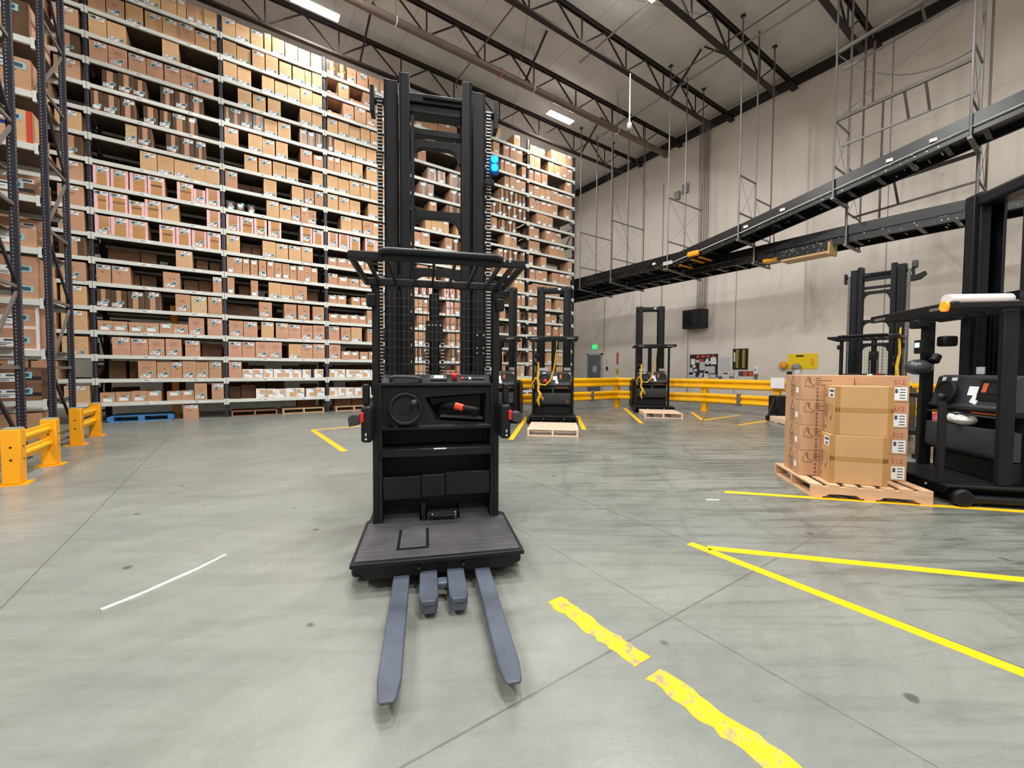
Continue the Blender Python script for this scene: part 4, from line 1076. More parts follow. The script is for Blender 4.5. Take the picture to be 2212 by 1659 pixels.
strip('floor_line', [(1.475, 1.73), (1.475, 1.13)], .105, 'worn yellow floor line, chipped piece nearest the lift forks', 'tape_worn', .012)
strip('floor_line', [(1.465, 1.06), (1.47, .2)], .105, 'worn yellow floor line, chipped piece running off the lower frame edge', 'tape_worn', .013)
strip('floor_line', [(2.81, 1.74), (2.79, -1.2)], .075, 'clean yellow floor line along a slab joint, meeting a slanted line', 'tape_new')
strip('floor_line', [(2.85, 1.62), (5.4, -1.22)], .075, 'slanted yellow floor line starting at the corner of two lines', 'tape_new')
strip('floor_line', [(4.33, 2.29), (7.6, -1.22)], .08, 'slanted yellow floor line running under the loaded pallet side', 'tape_new')
strip('floor_line', [(1.33, 9.45), (1.40, 6.75)], .1, 'yellow floor line pointing from the rack towards the lift truck', 'tape_new')
strip('floor_line', [(1.3, 9.5), (3.2, 9.66)], .1, 'yellow floor line parallel to the rack, beside the lift truck', 'tape_new')
strip('floor_line', [(8.05, 8.5), (6.28, 6.42)], .1, 'yellow bay line right beside the truck with the CROWN lettering', 'tape_new')
strip('floor_line', [(6.69, 9.1), (4.22, 6.24)], .1, 'yellow bay line left beside the truck with the CROWN lettering', 'tape_new')
strip('floor_line', [(11.1, 9.4), (8.25, 6.44)], .1, 'yellow bay line starting at the guard rail corner post', 'tape_new')
strip('floor_line', [(11.9, 7.4), (10.17, 6.0), (12.3, 6.1)], .09, 'thin yellow corner line by the farthest parked truck', 'tape_new')
strip('floor_line', [(9.97, 5.0), (11.8, 5.0)], .09, 'thin yellow line before the pallet behind the boxes', 'tape_new')
strip('plastic_strip', [(-.62, 3.0), (-.47, 3.09), (-.25, 3.26), (-.08, 3.42)], .022, 'long white plastic strip lying on the open floor', 'floor_white', .004, 'litter', None, .006)
for (x, y, l) in ((3.9, 2.25, .11), (5.3, 1.5, .09)):
    strip('paper_scrap', [(x, y), (x + l, y - l * .7)], .015, 'tiny white scrap on the floor %s' % ('before the loaded pallet' if x < 5 else 'between two slanted lines'), 'floor_white', .002, 'litter', None, .004)
# ---------------------------------------------------------------- order-picker lift trucks
# each truck is built round its own base point: x to the viewer's right when facing it, y back towards the mast, z up
def chain(b, x, y, z0, z1, w=.036, m=0, pitch=.028):
    b.box(x - w * .32, x + w * .32, y - .004, y + .012, z0, z1, m)
    z = z0; i = 0
    while z < z1:
        for s in (-1, 1): b.box(x + s * w * .33 - .004, x + s * w * .33 + .004, y - .012, y + .01, z, z + pitch * .8, m)
        b.box(x - w / 2, x + w / 2, y - .016, y - .004, z + pitch * .25, z + pitch * .62, m + 1)
        z += pitch; i += 1
def platform_mb(hw, z0, z1):
    b = MB()
    top = [(-hw, 0), (hw, 0), (hw, .68), (hw - .05, .76), (-hw + .05, .76), (-hw, .68)]
    b.prism(top, 'z', z1 - .028, z1)
    s = hw - .018
    f0 = [(-s, .018, z1 - .028), (s, .018, z1 - .028), (s, .70, z1 - .028), (-s, .70, z1 - .028)]
    f1 = [(-s + .07, .03, z0), (s - .07, .03, z0), (s - .07, .70, z0), (-s + .07, .70, z0)]
    b.loft(f0, f1)
    return b
def fork_mb(xc, w, y0, y1, z=.055, t=.035):
    h = w / 2
    top = [(xc - h, y0), (xc + h, y0), (xc + h, y1 + .11), (xc + h * .74, y1 + .018), (xc + h * .55, y1), (xc - h * .55, y1), (xc - h * .74, y1 + .018), (xc - h, y1 + .11)]
    a = [(x, y, z + t) for x, y in top]
    c = [(x, y, z + (.0 if y > y1 + .05 else .02)) for x, y in top]
    return MB().loft(a, c)
def rail_c(b, x0, x1, y0, y1, z0, z1, t=.022, side=1):
    """C-section mast rail, open towards the middle"""
    b.box(x0, x1, y0, y0 + t, z0, z1).box(x0, x1, y1 - t, y1, z0, z1)
    if side > 0: b.box(x0, x0 + t, y0, y1, z0, z1)
    else: b.box(x1 - t, x1, y0, y1, z0, z1)
def arch(b, x0, x1, y0, y1, zt, h, drop, r, m=0, both=True):
    """cross member whose lower edge turns down into the rails with rounded corners"""
    pts = [(x0, zt), (x0, zt - h - drop)]
    for i in range(7):
        t = PI / 2 * i / 6; pts.append((x0 + r - r * math.cos(t) + .03, zt - h - drop + drop * math.sin(t)))
    for i in range(7):
        t = PI / 2 * (6 - i) / 6; pts.append((x1 - r + r * math.cos(t) - .03, zt - h - drop + drop * math.sin(t)))
    pts += [(x1, zt - h - drop), (x1, zt)]
    b.prism(pts, 'y', y0, y1, m)
def common_base(r, hw, power_y=2.1):
    MB().box(-hw + .05, hw - .05, .12, .8, .035, .088).build('chassis', 'black_dull', r)
    for s in (-1, 1):
        b = MB().box(s * (hw - .04) - .07, s * (hw - .04) + .07, .16, 1.3, .03, .105)
        b.build('base_leg', 'black_paint', r, bevel=.025, seg=3)
    p = MB().box(-hw + .02, hw - .02, 1.25, power_y, .04, .98).build('power_unit', 'black_paint', r, bevel=.03, seg=3)
    MB().box(-hw + .08, hw - .08, 1.3, power_y - .05, .98, 1.02).build('cover', 'grey_plastic', p, bevel=.015)
    for s in (-1, 1):
        MB().disc((s * (hw - .06), .3, .05), (1, 0, 0), .05, .07, 0, 20).build('load_wheel', 'black_plastic', r)

def make_new_truck(name, label, loc, rz, detail=True, mast_top=3.62):
    r = tag(empty(name, loc, rz), label, 'lift truck')
    # platform with ribbed rubber mat
    p = platform_mb(.51, .078, .19).build('platform', 'black_paint', r, bevel=.006)
    b = MB()
    rows = 11
    for j in range(rows):
        y0 = .028 + j * .054; y1 = y0 + .050
        hw = .487 if y1 < .66 else .46
        if .15 < (y0 + y1) / 2 < .47:
            b.box(-hw, -.262, y0, y1, .19, .195).box(-.066, hw, y0, y1, .19, .195)
        else: b.box(-hw, hw, y0, y1, .19, .195)
    b.build('floor_mat', 'mat_rubber', p, bevel=.0012, seg=1)
    MB().box(-.245, -.083, .158, .465, .19, .2).build('foot_pedal', 'mat_rubber', p, bevel=.006)
    b = MB()
    for x in (-.125, .135): b.ball((x, .012, .128), .012)
    b.build('bumper_stud', 'black_dull', p)
    common_base(r, .5)
    # forks and the short load supports between them
    for x in (-.225, .252):
        f = fork_mb(x, .092, .5, -.90).build('fork', 'fork_grey', r, bevel=.006)
    for x, s in ((-.07, -1), (.088, 1)):
        b = MB(); h = .05
        top = [(x - h, .3), (x + h, .3), (x + h, -.25), (x + h * .7, -.30), (x - h * .7, -.30), (x - h, -.25)]
        b.prism(top, 'z', .075, .105); b.prism([(u * .96 + x * .04, v * .98) for u, v in top], 'z', .03, .075)
        b.build('load_support', 'fork_grey', r, bevel=.006)
    MB().box(-.022, .035, -.12, -.05, .06, .1).build('latch', 'fork_grey', r, bevel=.01)
    # operator console
    b = MB()
    side = [(.60, .86), (.605, .895), (.62, .9), (.62, 1.165), (.60, 1.19), (.61, 1.20), (.72, 1.262), (.86, 1.262), (.86, .86)]
    O_ = [(-.392, .9), (.392, .9), (.392, 1.17), (-.392, 1.17)]; R_ = [(-.011, .928), (.345, .905), (.359, 1.128), (-.094, 1.10)]
    fy = lambda pts, y: [(x, y, z) for x, z in pts]
    b.add(fy(O_, .615) + fy(R_, .615), [(0, 1, 5, 4), (1, 2, 6, 5), (2, 3, 7, 6), (3, 0, 4, 7)])
    b.add(fy(R_, .615) + fy([(.02, .95), (.33, .93), (.33, 1.11), (-.06, 1.08)], .74), [(0, 1, 5, 4), (1, 2, 6, 5), (2, 3, 7, 6), (3, 0, 4, 7), (4, 5, 6, 7)])
    top = [(.615, 1.17), (.595, 1.185), (.60, 1.205), (.72, 1.262), (.86, 1.262), (.86, .86), (.75, .86), (.75, 1.17)]
    b.prism(top, 'x', -.392, .392)
    b.prism([(.615, .9), (.60, .885), (.60, .862), (.75, .862), (.75, .9)], 'x', -.392, .392)
    b.box(-.392, -.375, .62, .86, .88, 1.2).box(.375, .392, .62, .86, .88, 1.2)
    c = b.build('console', 'black_plastic', r, bevel=.004)
    w = MB().torus((-.228, .585, 1.018), (0, 1, -.12), .105, .014, 0, 36).disc((-.228, .597, 1.018), (0, 1, -.12), .103, .016, 0, 36).disc((-.228, .585, 1.018), (0, 1, 0), .038, .02, 0, 24).build('steering_wheel', 'black_plastic', c)
    MB().tube([(-.165, .58, 1.065), (-.165, .548, 1.065)], .022, 0, 16).ball((-.165, .545, 1.065), .024).build('knob', 'grey_plastic', w)
    h = MB().tube([(.0, .74, 1.01), (.05, .66, 1.03), (.13, .6, 1.035)], .026, 0, 12).tube([(.19, .575, 1.02), (.24, .565, 1.012), (.285, .57, 1.008), (.3, .585, 1.0)], [.024, .024, .02, .014], 0, 12).tube([(.2, .6, 1.0), (.27, .62, .97), (.27, .66, .945)], .02, 0, 10).build('control_handle', 'black_plastic', c)
    MB().tube([(.128, .6, 1.035), (.185, .577, 1.021)], [.028, .026], 0, 14).build('grip_ring', 'red_orange', h)
    MB().prism([(.015, .952), (.33, .928), (.335, .944), (.03, .968)], 'y', .62, .73).build('tray', 'grey_plastic', c)
    # things on the sloping top
    sl = lambda y: 1.205 + (y - .60) * .475
    d = MB().box(-.06, .06, -.034, .034, 0, .016).box(-.034, .034, -.02, .022, .016, .018, 1).build('display', ['grey_plastic', 'screen'], c, bevel=.003); d.location = (.008, .655, sl(.655)); d.rotation_euler = (.443, 0, 0)
    g = MB().tube([(.124, .655, sl(.655)), (.124, .645, sl(.655) + .02)], .013, 0, 14).tube([(.124, .645, sl(.655) + .018), (.124, .638, sl(.655) + .036)], .022, 0, 16).build('emergency_button', 'red_plastic', c)
    for i, x in enumerate((.185, .215, .24, .265, .285, .305, .325, .345)):
        q = MB().box(-.009, .009, -.014, .014, 0, .01).build('rocker_switch', 'red_plastic' if i == 0 else 'label_white' if i == 2 else 'grey_plastic', c, bevel=.002); q.location = (x, .655, sl(.655)); q.rotation_euler = (.443, 0, 0)
    MB().tube([(-.33, .62, sl(.62)), (-.325, .60, sl(.62) + .03), (-.30, .595, sl(.62) + .036), (-.15, .595, sl(.62) + .03), (-.125, .60, sl(.62) + .024), (-.12, .62, sl(.62))], .012, 0, 10).build('grab_handle', 'grey_plastic', c)
    MB().tube([(-.26, .78, 1.262), (-.26, .78, 1.33), (-.22, .78, 1.33), (-.22, .78, 1.262)], .006).build('paper_clip_bar', 'black_paint', c)
    # open shelf, bag compartment and kick area below the console
    MB().box(-.392, .392, .80, .82, .2, .9).box(-.41, -.392, .6, .86, .19, 1.2).box(.392, .41, .6, .86, .19, 1.2).build('front_panel', 'black_dull', r)
    s = MB().prism([(-.39, .57), (-.2, .555), (.0, .55), (.2, .555), (.39, .57), (.39, .8), (-.39, .8)], 'z', .675, .735).build('shelf', 'black_paint', r, bevel=.006)
    MB().box(-.03, .06, .548, .553, .728, .736).build('label_strip', 'label_white', s)
    b = MB().box(-.385, -.12, .60, .64, .36, .525).box(-.118, .052, .59, .64, .37, .535).box(.054, .385, .60, .64, .372, .545)
    bg = b.build('storage_bin', 'black_plastic', r, bevel=.006)
    MB().box(-.114, .048, .586, .59, .528, .534).build('bin_lip', 'grey_plastic', bg)
    MB().prism([(.59, .192), (.79, .25), (.8, .24), (.6, .185)], 'x', -.385, -.13).build('kick_plate', 'grey_plastic', r)
    MB().prism([(.59, .192), (.79, .27), (.8, .26), (.6, .185)], 'x', .16, .385).build('kick_plate', 'grey_plastic', r)
    MB().box(-.118, -.088, .6, .63, .19, .32).build('kick_post', 'black_paint', r, bevel=.004)
    q = MB().box(-.078, .145, .6, .68, .195, .25).tube([(-.05, .59, .23), (.13, .59, .225)], .014).build('brake_pedal', 'black_dull', r, bevel=.01)
    b = MB()
    for x, z in ((-.04, .243), (.125, .25), (.128, .232), (.125, .215)): b.ball((x, .585, z), .006)
    b.build('screw', 'bolt', q)
    # side frames
    for s in (-1, 1):
        x = s * .432
        f = MB().box(x - .022, x + .022, .6, .7, .19, 1.905).build('side_post', 'black_paint', r, bevel=.006)
        MB().box(x - .012 + s * .012, x + .012 + s * .012, .7, .95, .2, 1.25).build('side_panel', 'black_paint', f)
        MB().box(s * .455 - .032, s * .455 + .032, .56, .63, 1.735, 1.825).build('work_lamp', 'black_plastic', f, bevel=.014, seg=3)
        g = MB().box(s * .462 - .035, s * .462 + .035, .36, .6, .82, 1.06).build('side_gate_housing', 'black_paint', r, bevel=.02, seg=3)
        MB().box(s * .475 - .02, s * .475 + .02, .42, .5, 1.06, 1.2).build('side_gate_arm', 'black_paint', g, bevel=.008)
        MB().prism([(s * .5, .945), (s * .565, .93), (s * .572, .99), (s * .545, 1.015), (s * .5, 1.01)], 'y', .33, .40).build('armrest_handle', 'grey_plastic', g, bevel=.008)
        MB().box(s * .49 - .012, s * .49 + .012, .345, .375, .955, 1.02).build('red_release', 'red_plastic', g, bevel=.004)
        MB().ball((s * .465, .357, .845), .008).ball((s * .465, .357, .875), .006, sz=2).build('gate_bolt', 'bolt', g)
    # overhead guard
    g = MB().box(-.5, .5, -.03, .0, 1.905, 1.952).box(-.5, .5, .59, .62, 1.888, 1.94)
    g = g.build('overhead_guard', 'black_paint', r, bevel=.008)
    for s in (-1, 1):
        MB().bar((s * .49, -.015, 1.928), (s * .49, .605, 1.914), .022, .044).build('guard_side', 'black_paint', g, bevel=.004)
    for x in (-.405, -.29, -.155, -.035, .086, .215, .353, .43):
        MB().bar((x, -.015, 1.926), (x, .605, 1.912), .014, .036).build('guard_bar', 'black_paint', g)
    MB().tube([(-.325, .0, 1.93), (-.32, -.05, 1.95), (-.29, -.052, 1.953), (.32, -.052, 1.953), (.345, -.05, 1.95), (.35, .0, 1.93)], .018, 0, 12).build('guard_handrail', 'mast_black', g)
    for x in (.37, .405): MB().ball((x, -.031, 1.938), .006).build('guard_screw', 'bolt', g)
    # mast
    mtop = mast_top
    for s in (-1, 1):
        b = MB(); x0, x1 = sorted((s * .30, s * .405)); rail_c(b, x0, x1, 1.02, 1.2, .1, mtop - .03, side=-s)
        o = b.build('outer_mast_rail', 'mast_black', r, bevel=.003)
        b = MB(); x0, x1 = sorted((s * .205, s * .285)); rail_c(b, x0, x1, .96, 1.12, .14, mtop, side=-s)
        b.build('inner_mast_rail', 'mast_black', r, bevel=.003)
        b = MB(); chain(b, s * .443, 1.1, .25, mtop - .14, .042)
        b.build('lift_chain', ['chain_dark', 'chain_steel'], r, smooth=False)
        b = MB().box(s * .443 - .07, s * .443 - .036, 1.03, 1.15, mtop - .28, mtop - .08).box(s * .443 + .036, s * .443 + .07, 1.03, 1.15, mtop - .3, mtop - .07).tube([(s * .443 - .04, 1.115, mtop - .15), (s * .443 + .04, 1.115, mtop - .15)], .03, 0, 16)
        b.build('chain_sheave', 'mast_black', r, bevel=.004)
        MB().box(s * .33 - .05, s * .33 + .05, 1.2, 1.24, .1, 2.0).build('mast_cover', 'black_dull', r)
    b = MB().box(-.21, .21, .98, 1.1, mtop - .2, mtop - .13).box(-.21, .21, 1.0, 1.12, mtop - .27, mtop - .2)
    b.box(-.1, .2, .96, 1.0, mtop - .17, mtop - .14)
    b.build('mast_crossmember', 'mast_black', r, bevel=.006)
    MB().box(-.21, .21, 1.0, 1.06, mtop - .44, mtop - .39).build('mast_crossmember', 'mast_black', r, bevel=.004)
    for z, h in ((mtop - .485, .06), (mtop - 1.04, .06), (mtop - 1.5, .06)):
        b = MB(); arch(b, -.215, .215, .98, 1.04, z, h, .10, .10); b.build('mast_crossmember', 'mast_black', r, bevel=.003)
    MB().tube([(-.188, .95, .6), (-.188, .95, mtop - .33)], .007).tube([(-.176, .95, .6), (-.176, .95, mtop - .33)], .006).build('hydraulic_hose', 'black_plastic', r)
    b = MB().tube([(-.015, 1.04, .3), (-.015, 1.04, 1.92)], .042, 0, 20).box(-.085, .055, 1.0, 1.08, 1.52, 1.70)
    cy = b.build('lift_cylinder', 'mast_black', r, bevel=.004)
    b = MB()
    for x in (-.075, .05): chain(b, x, 1.02, .3, 1.55, .03)
    b.build('cylinder_chain', ['chain_dark', 'chain_steel'], cy, smooth=False)
    b = MB()
    for x in (-.06, -.03, 0, .035): b.ball((x, .995, 1.66), .008)
    b.build('cylinder_bolt', 'bolt', cy)
    # wire mesh between operator and mast
    b = MB(); x = -.385
    while x < .39: b.bar((x, .80, 1.26), (x, .80, 1.9), .004, .004); x += .035
    z = 1.28
    while z < 1.9: b.bar((-.39, .80, z), (.39, .80, z), .004, .004); z += .062
    b.build('wire_mesh_screen', 'grey_plastic' if detail else 'black_paint', r, smooth=False)
    b = MB().box(.30, .37, .78, .80, 1.42, 1.6)
    br = b.build('hose_bracket', 'black_paint', r, bevel=.004)
    b = MB()
    for z in (1.43, 1.47, 1.57): b.ball((.31, .777, z), .007); b.ball((.36, .777, z), .007)
    b.build('bracket_bolt', 'bolt', br)
    if detail:
        l = MB().box(.43, .505, .93, .985, 2.91, 3.05).build('signal_lamp', 'housing_blue', r, bevel=.012, seg=3)
        MB().tube([(.44, .96, 2.83), (.44, .96, 2.92)], .012).box(.40, .47, .95, .98, 2.82, 2.86).build('lamp_bracket', 'black_paint', l)
        for z in (2.948, 3.015): MB().disc((.468, .93, z), (0, 1, 0), .027, .02, 0, 20).build('lens', 'lamp_blue', l)
    return r

def make_old_truck(label, loc, rz, mast_top=3.46, cord=True, brand=True, red_knob=True, md=0.0, gd=0.0):
    r = tag(empty('lift_truck', loc, rz), label, 'lift truck', 'parked lift trucks')
    p = platform_mb(.56, .1, .2).build('platform', 'black_paint', r, bevel=.008)
    b = MB()
    for x in (-.2, .28): b.ball((x, .02, .14), .013)
    b.build('platform_screw', 'bolt', p)
    common_base(r, .54)
    for s in (-1, 1):
        MB().disc((s * .575, .12, .085), (1, 0, 0), .085, .07, 0, 24).build('corner_roller', 'black_plastic', r, bevel=.02)
        fork_mb(s * .24, .1, .5, -1.05).build('fork', 'black_paint', r, bevel=.006)
    # console and bag compartment
    side = [(.50, .94), (.53, .95), (.60, 1.25), (.66, 1.27), (.85, 1.27), (.85, .9), (.52, .9)]
    c = MB().prism(side, 'x', -.46, .46).build('console', 'grey_plastic', r, bevel=.01)
    def on_face(x, f, w, h, t, name, m, par=None, rr=0):
        y, z = .53 + .07 * f, .95 + .30 * f
        o = MB().box(-w / 2, w / 2, -t, 0, -h / 2, h / 2).build(name, m, par or c, bevel=.003); o.location = (x, y, z); o.rotation_euler = (-.229, rr, 0); return o
    wlm = MB().disc((-.2, .5, 1.08), (0, 1, -.22), .12, .03, 0, 28).torus((-.2, .49, 1.08), (0, 1, -.22), .12, .016).build('steering_wheel', 'black_plastic', c)
    k = MB().ball((-.19, .45, 1.03), .05 if red_knob else .035); k.build('knob', 'red_plastic' if red_knob else 'grey_plastic', wlm)
    on_face(.27, .55, .3, .22, .012, 'instrument_panel', 'black_plastic')
    on_face(.33, .6, .17, .1, .018, 'display', 'black_dull')
    on_face(.19, .62, .05, .1, .02, 'key_pad', 'orange_mark')
    on_face(.05, .5, .11, .1, .006, 'tag_label', 'label_white'); on_face(.1, .2, .08, .09, .007, 'tag_label', 'label_white', None, .3)
    on_face(.41, .85, .06, .06, .006, 'sticker', 'label_white'); on_face(-.36, .9, .05, .05, .006, 'sticker', 'label_white'); on_face(-.22, .9, .07, .04, .006, 'sticker', 'label_white')
    MB().box(-.46, .46, .55, .85, .86, .9).build('ledge', 'black_plastic', r)
    MB().box(.06, .36, .545, .55, .868, .884).build('orange_stripe', 'orange_mark', r)
    MB().box(-.47, .47, .70, .86, .2, .9).build('front_panel', 'black_dull', r)
    bg = MB().prism([(.50, .43), (.47, .48), (.48, .73), (.50, .73), (.50, .71), (.68, .71), (.68, .42), (.52, .42)], 'x', -.44, .44).box(-.44, .44, .48, .5, .84, .86).box(-.02, .02, .49, .5, .73, .85).build('storage_bin', 'grey_plastic', r, bevel=.006)
    if brand:
        text('lettering', 'CROWN', .075, (.1, .4755, .585), (PI / 2 - .04, 0, 0), 'silver_text', bg, .001, 'LEFT', 1.15)
        b = MB(); pts = []
        for i in range(13):
            t = -PI * .5 + PI * i / 12; pts.append((.33 + .05 * math.cos(t), .47, .53 + .032 * math.sin(t)))
        b.tube(pts, .006).build('orange_swoosh', 'orange_mark', bg)
    lw = MB().box(-.44, .44, .56, .70, .2, .41).build('kick_panel', 'black_plastic', r, bevel=.01)
    MB().disc((.12, .558, .3), (0, 1, 0), .03, .008, 0, 16).build('latch_hole', 'black_dull', lw)
    # posts and guard
    for s in (-1, 1):
        f = MB().box(s * .49 - .025, s * .49 + .025, .44, .56, .2, 2.02 + gd).build('side_post', 'black_paint', r, bevel=.008)
    g = MB().box(-.60, .60, -.04, .02, 2.02 + gd, 2.10 + gd).box(-.60, .60, .66, .72, 2.02 + gd, 2.09 + gd).build('overhead_guard', 'black_paint', r, bevel=.012)
    for s in (-1, 1):
        MB().box(s * .57 - .03, s * .57 + .03, .0, .7, 2.03 + gd, 2.09 + gd).build('guard_side', 'black_paint', g, bevel=.01)
        MB().box(s * .42 - .09, s * .42 + .09, -.048, -.03, 2.03 + gd, 2.06 + gd).build('guard_lamp', 'brace_grey', g, bevel=.004)
    for x in (-.4, -.2, 0, .2, .4): MB().box(x - .012, x + .012, .0, .7, 2.045 + gd, 2.075 + gd).build('guard_bar', 'black_paint', g)
    # mast
    for s in (-1, 1):
        b = MB(); x0, x1 = sorted((s * .24, s * .44)); rail_c(b, x0, x1, .98 + md, 1.22 + md, .1, mast_top, side=-s, t=.03)
        b.build('outer_mast_rail', 'mast_black', r, bevel=.004)
        b = MB(); x0, x1 = sorted((s * .27, s * .37)); b.box(x0, x1, .94 + md, 1.1 + md, .14, mast_top - .03)
        b.build('inner_mast_rail', 'black_paint', r, bevel=.004)
    MB().box(-.44, .44, .96 + md, 1.2 + md, mast_top - .16, mast_top - .02).build('mast_crossmember', 'mast_black', r, bevel=.03, seg=3)
    MB().box(.1, .17, .955, .96, mast_top - .09, mast_top - .05).build('sticker', 'label_white', r)
    MB().box(-.28, .28, .97, 1.05, 2.08, 2.17).build('mast_crossmember', 'mast_black', r, bevel=.01)
    MB().tube([(0, 1.05, .3), (0, 1.05, 2.1)], .06, 0, 16).build('lift_cylinder', 'black_paint', r)
    b = MB(); x = -.42
    while x < .43: b.bar((x, .82, 1.27), (x, .82, 2.03), .004, .004); x += .05
    z = 1.3
    while z < 2.03: b.bar((-.43, .82, z), (.43, .82, z), .004, .004); z += .06
    b.build('wire_mesh_screen', 'black_paint', r, smooth=False)
    MB().box(-.46, -.34, .56, .70, 1.6, 1.72).build('work_lamp', 'black_plastic', r, bevel=.02)
    MB().tube([(-.42, .54, 1.5), (-.4, .5, 1.42)], .055, 0, 12).build('fan', 'black_plastic', r, bevel=.01)
    MB().box(-.36, -.14, .80, .81, 1.28, 1.36).build('warning_plate', 'paper_grey', r); MB().box(.27, .43, .93, .935, 1.29, 1.37).build('warning_plate', 'paper_grey', r)
    if cord:
        t = tag(empty('coiled_strap', loc, rz), cord, 'safety strap', 'yellow safety straps')
        MB().tube([(.1, .35, 2.01), (.08, .32, 1.8), (.06, .36, 1.55), (.02, .40, 1.3), (-.06, .40, 1.05), (-.18, .39, .93), (-.3, .4, .95), (-.4, .4, 1.08), (-.43, .42, 1.12)], [.008, .008, .02, .02, .02, .02, .016, .012, .01], 0, 8).build('lanyard', 'yellow_cord', t)
        b = MB().tube([(-.36, .4, 1.5), (-.35, .38, 1.3), (-.37, .38, 1.1), (-.34, .38, .95), (-.36, .39, .8), (-.3, .36, .7), (-.36, .38, .55), (-.33, .39, .42)], [.02, .028, .03, .035, .03, .04, .04, .02], 0, 8)
        b.tube([(-.42, .42, 1.12), (-.5, .38, .98), (-.46, .38, .85)], .012).tube([(-.33, .38, .72), (-.25, .36, .62), (-.24, .38, .56)], .02)
        b.build('webbing', 'yellow_cord', t)
    return r

def ang(ex): return math.atan2(ex[1], ex[0])
make_new_truck('lift_truck', 'black order-picker lift truck standing alone mid-floor, bare forks pointing at the viewer', (.984, 2.19, 0), ang((.9253, -.3794)))
E0 = (.749, -.663)
make_old_truck('black lift truck with CROWN lettering, red knob and yellow straps', (6.19, 7.41, 0), ang(E0), 3.46, 'yellow strap looped over the truck with the red knob')
make_old_truck('black lift truck half hidden behind the one standing alone', (5.12, 8.35, 0), ang(E0), 3.46, None, True, False)
make_old_truck('black lift truck parked farthest away against the long wall', (10.58, 7.79, 0), ang((.724, -.69)), 3.4, 'yellow strap slung across the farthest parked truck', False, False)
t4 = make_new_truck('lift_truck', 'black lift truck with steel chains rising behind the stacked cartons', (9.3, 2.52, 0), ang((.07, -.9976)), False, 3.36)
MB().box(.48, .56, 1.0, 1.1, 3.22, 3.36).build('work_lamp', 'grey_plastic', t4, bevel=.02)
MB().prism([(.47, 2.98), (.6, 3.0), (.68, 3.08), (.66, 3.14), (.52, 3.08), (.47, 3.1)], 'y', 1.0, 1.1).build('camera_bracket', 'black_plastic', t4, bevel=.01)
t = tag(empty('coiled_strap', (9.3, 2.52, 0), ang((.07, -.9976))), 'yellow strap hanging down the truck behind the stacked cartons', 'safety strap', 'yellow safety straps')
MB().tube([(.43, .54, 2.1), (.42, .53, 1.9), (.43, .53, 1.65), (.40, .52, 1.4), (.41, .53, 1.2), (.38, .52, .9)], [.012, .018, .02, .026, .03, .03], 0, 8).build('webbing', 'yellow_cord', t)
T5 = (6.13, 1.25, 0); E5 = (-.72, -.694)
t5 = make_old_truck('black lift truck at the frame edge with the carton pallet on its forks', T5, ang(E5), 3.3, None, False, False, -.2, -.12)
MB().disc((.52, -.045, 1.94), (0, 1, 0), .05, .03, 0, 20).build('amber_marker', 'amber', t5)
MB().box(-.52, -.38, .38, .44, 1.52, 1.68).box(-.50, -.43, .373, .38, 1.59, 1.65, 1).build('data_terminal', ['black_plastic', 'screen'], t5, bevel=.008)
MB().ball((-.5, .42, 1.36), .13, sz=.72).build('mirror', 'mirror_dark', t5)
MB().box(-.56, -.40, .34, .46, 1.82, 1.92).build('work_lamp', 'black_plastic', t5, bevel=.02)
MB().box(.44, .48, -.02, .04, .2, 1.0).build('front_post', 'black_paint', t5, bevel=.008)
tb = tag(empty('poster_tube', T5, ang(E5)), 'white cardboard tube lying on the overhead guard of the edge truck', 'tube')
MB().tube([(.25, .15, 2.04), (.2, .72, 2.04)], .06, 0, 20).build('tube', 'tube_white', tb)
bgs = tag(empty('plastic_bag', T5, ang(E5)), 'white crumpled bag lying in the storage bin of the edge truck', 'bag')
b = MB().ball((.02, .52, .79), .1, 0, 12, 8, .6).ball((-.1, .53, .80), .08, 0, 10, 7, .8); b.build('body', 'bag_clear', bgs)

# pallets on the forks
pallet('pale wooden pallet on the forks of the truck with CROWN lettering', (5.47, 6.5, 0), ang(E0), 1.0, 1.1, 'pallet_pale')
pallet('worn wooden pallet on the forks of the farthest parked truck', (10.58 - .69 * .8, 7.79 - .724 * .8, 0), ang((.724, -.69)), 1.0, 1.1, 'pallet_pale')
pallet('wooden pallet on the floor, mostly behind the stacked cartons', (11.6, 4.34, 0), ang((.724, -.69)), 1.0, 1.1, 'pallet_pale')
r = tag(empty('pallet_jack', (11.55, 4.86, 0), ang((.827, -.562))), 'black triangular frame of a pallet jack behind the stacked cartons', 'pallet jack')
MB().tube([(-.16, 0, .17), (.06, .1, .62), (.12, .1, .62), (.14, 0, .17), (-.16, 0, .17)], .022).build('frame', 'black_paint', r)
MB().box(.08, .5, .05, .4, .15, .66).build('body', 'black_paint', r, bevel=.03)
for x in (-.1, .3): MB().disc((x, .1, .075), (1, 0, 0), .075, .05).build('wheel', 'black_plastic', r)

# ---------------------------------------------------------------- the loaded pallet
A5 = (.777, .63); N5 = (-.63, .777)     # along its width (away from the viewer), along the forks
PC = Vector((5.80, 2.366)) * .5 + Vector((5.772, .982)) * .5
pa = ang((-N5[0], -N5[1]))
def PW(x, y): return (PC.x + math.cos(pa) * x - math.sin(pa) * y, PC.y + math.sin(pa) * x + math.cos(pa) * y)
pp = tag(empty('wooden_pallet', (*PW(-.08, -.15), 0), pa + .045), 'pale wooden pallet loaded with ten big cartons', 'pallet', 'pallets in the hall')
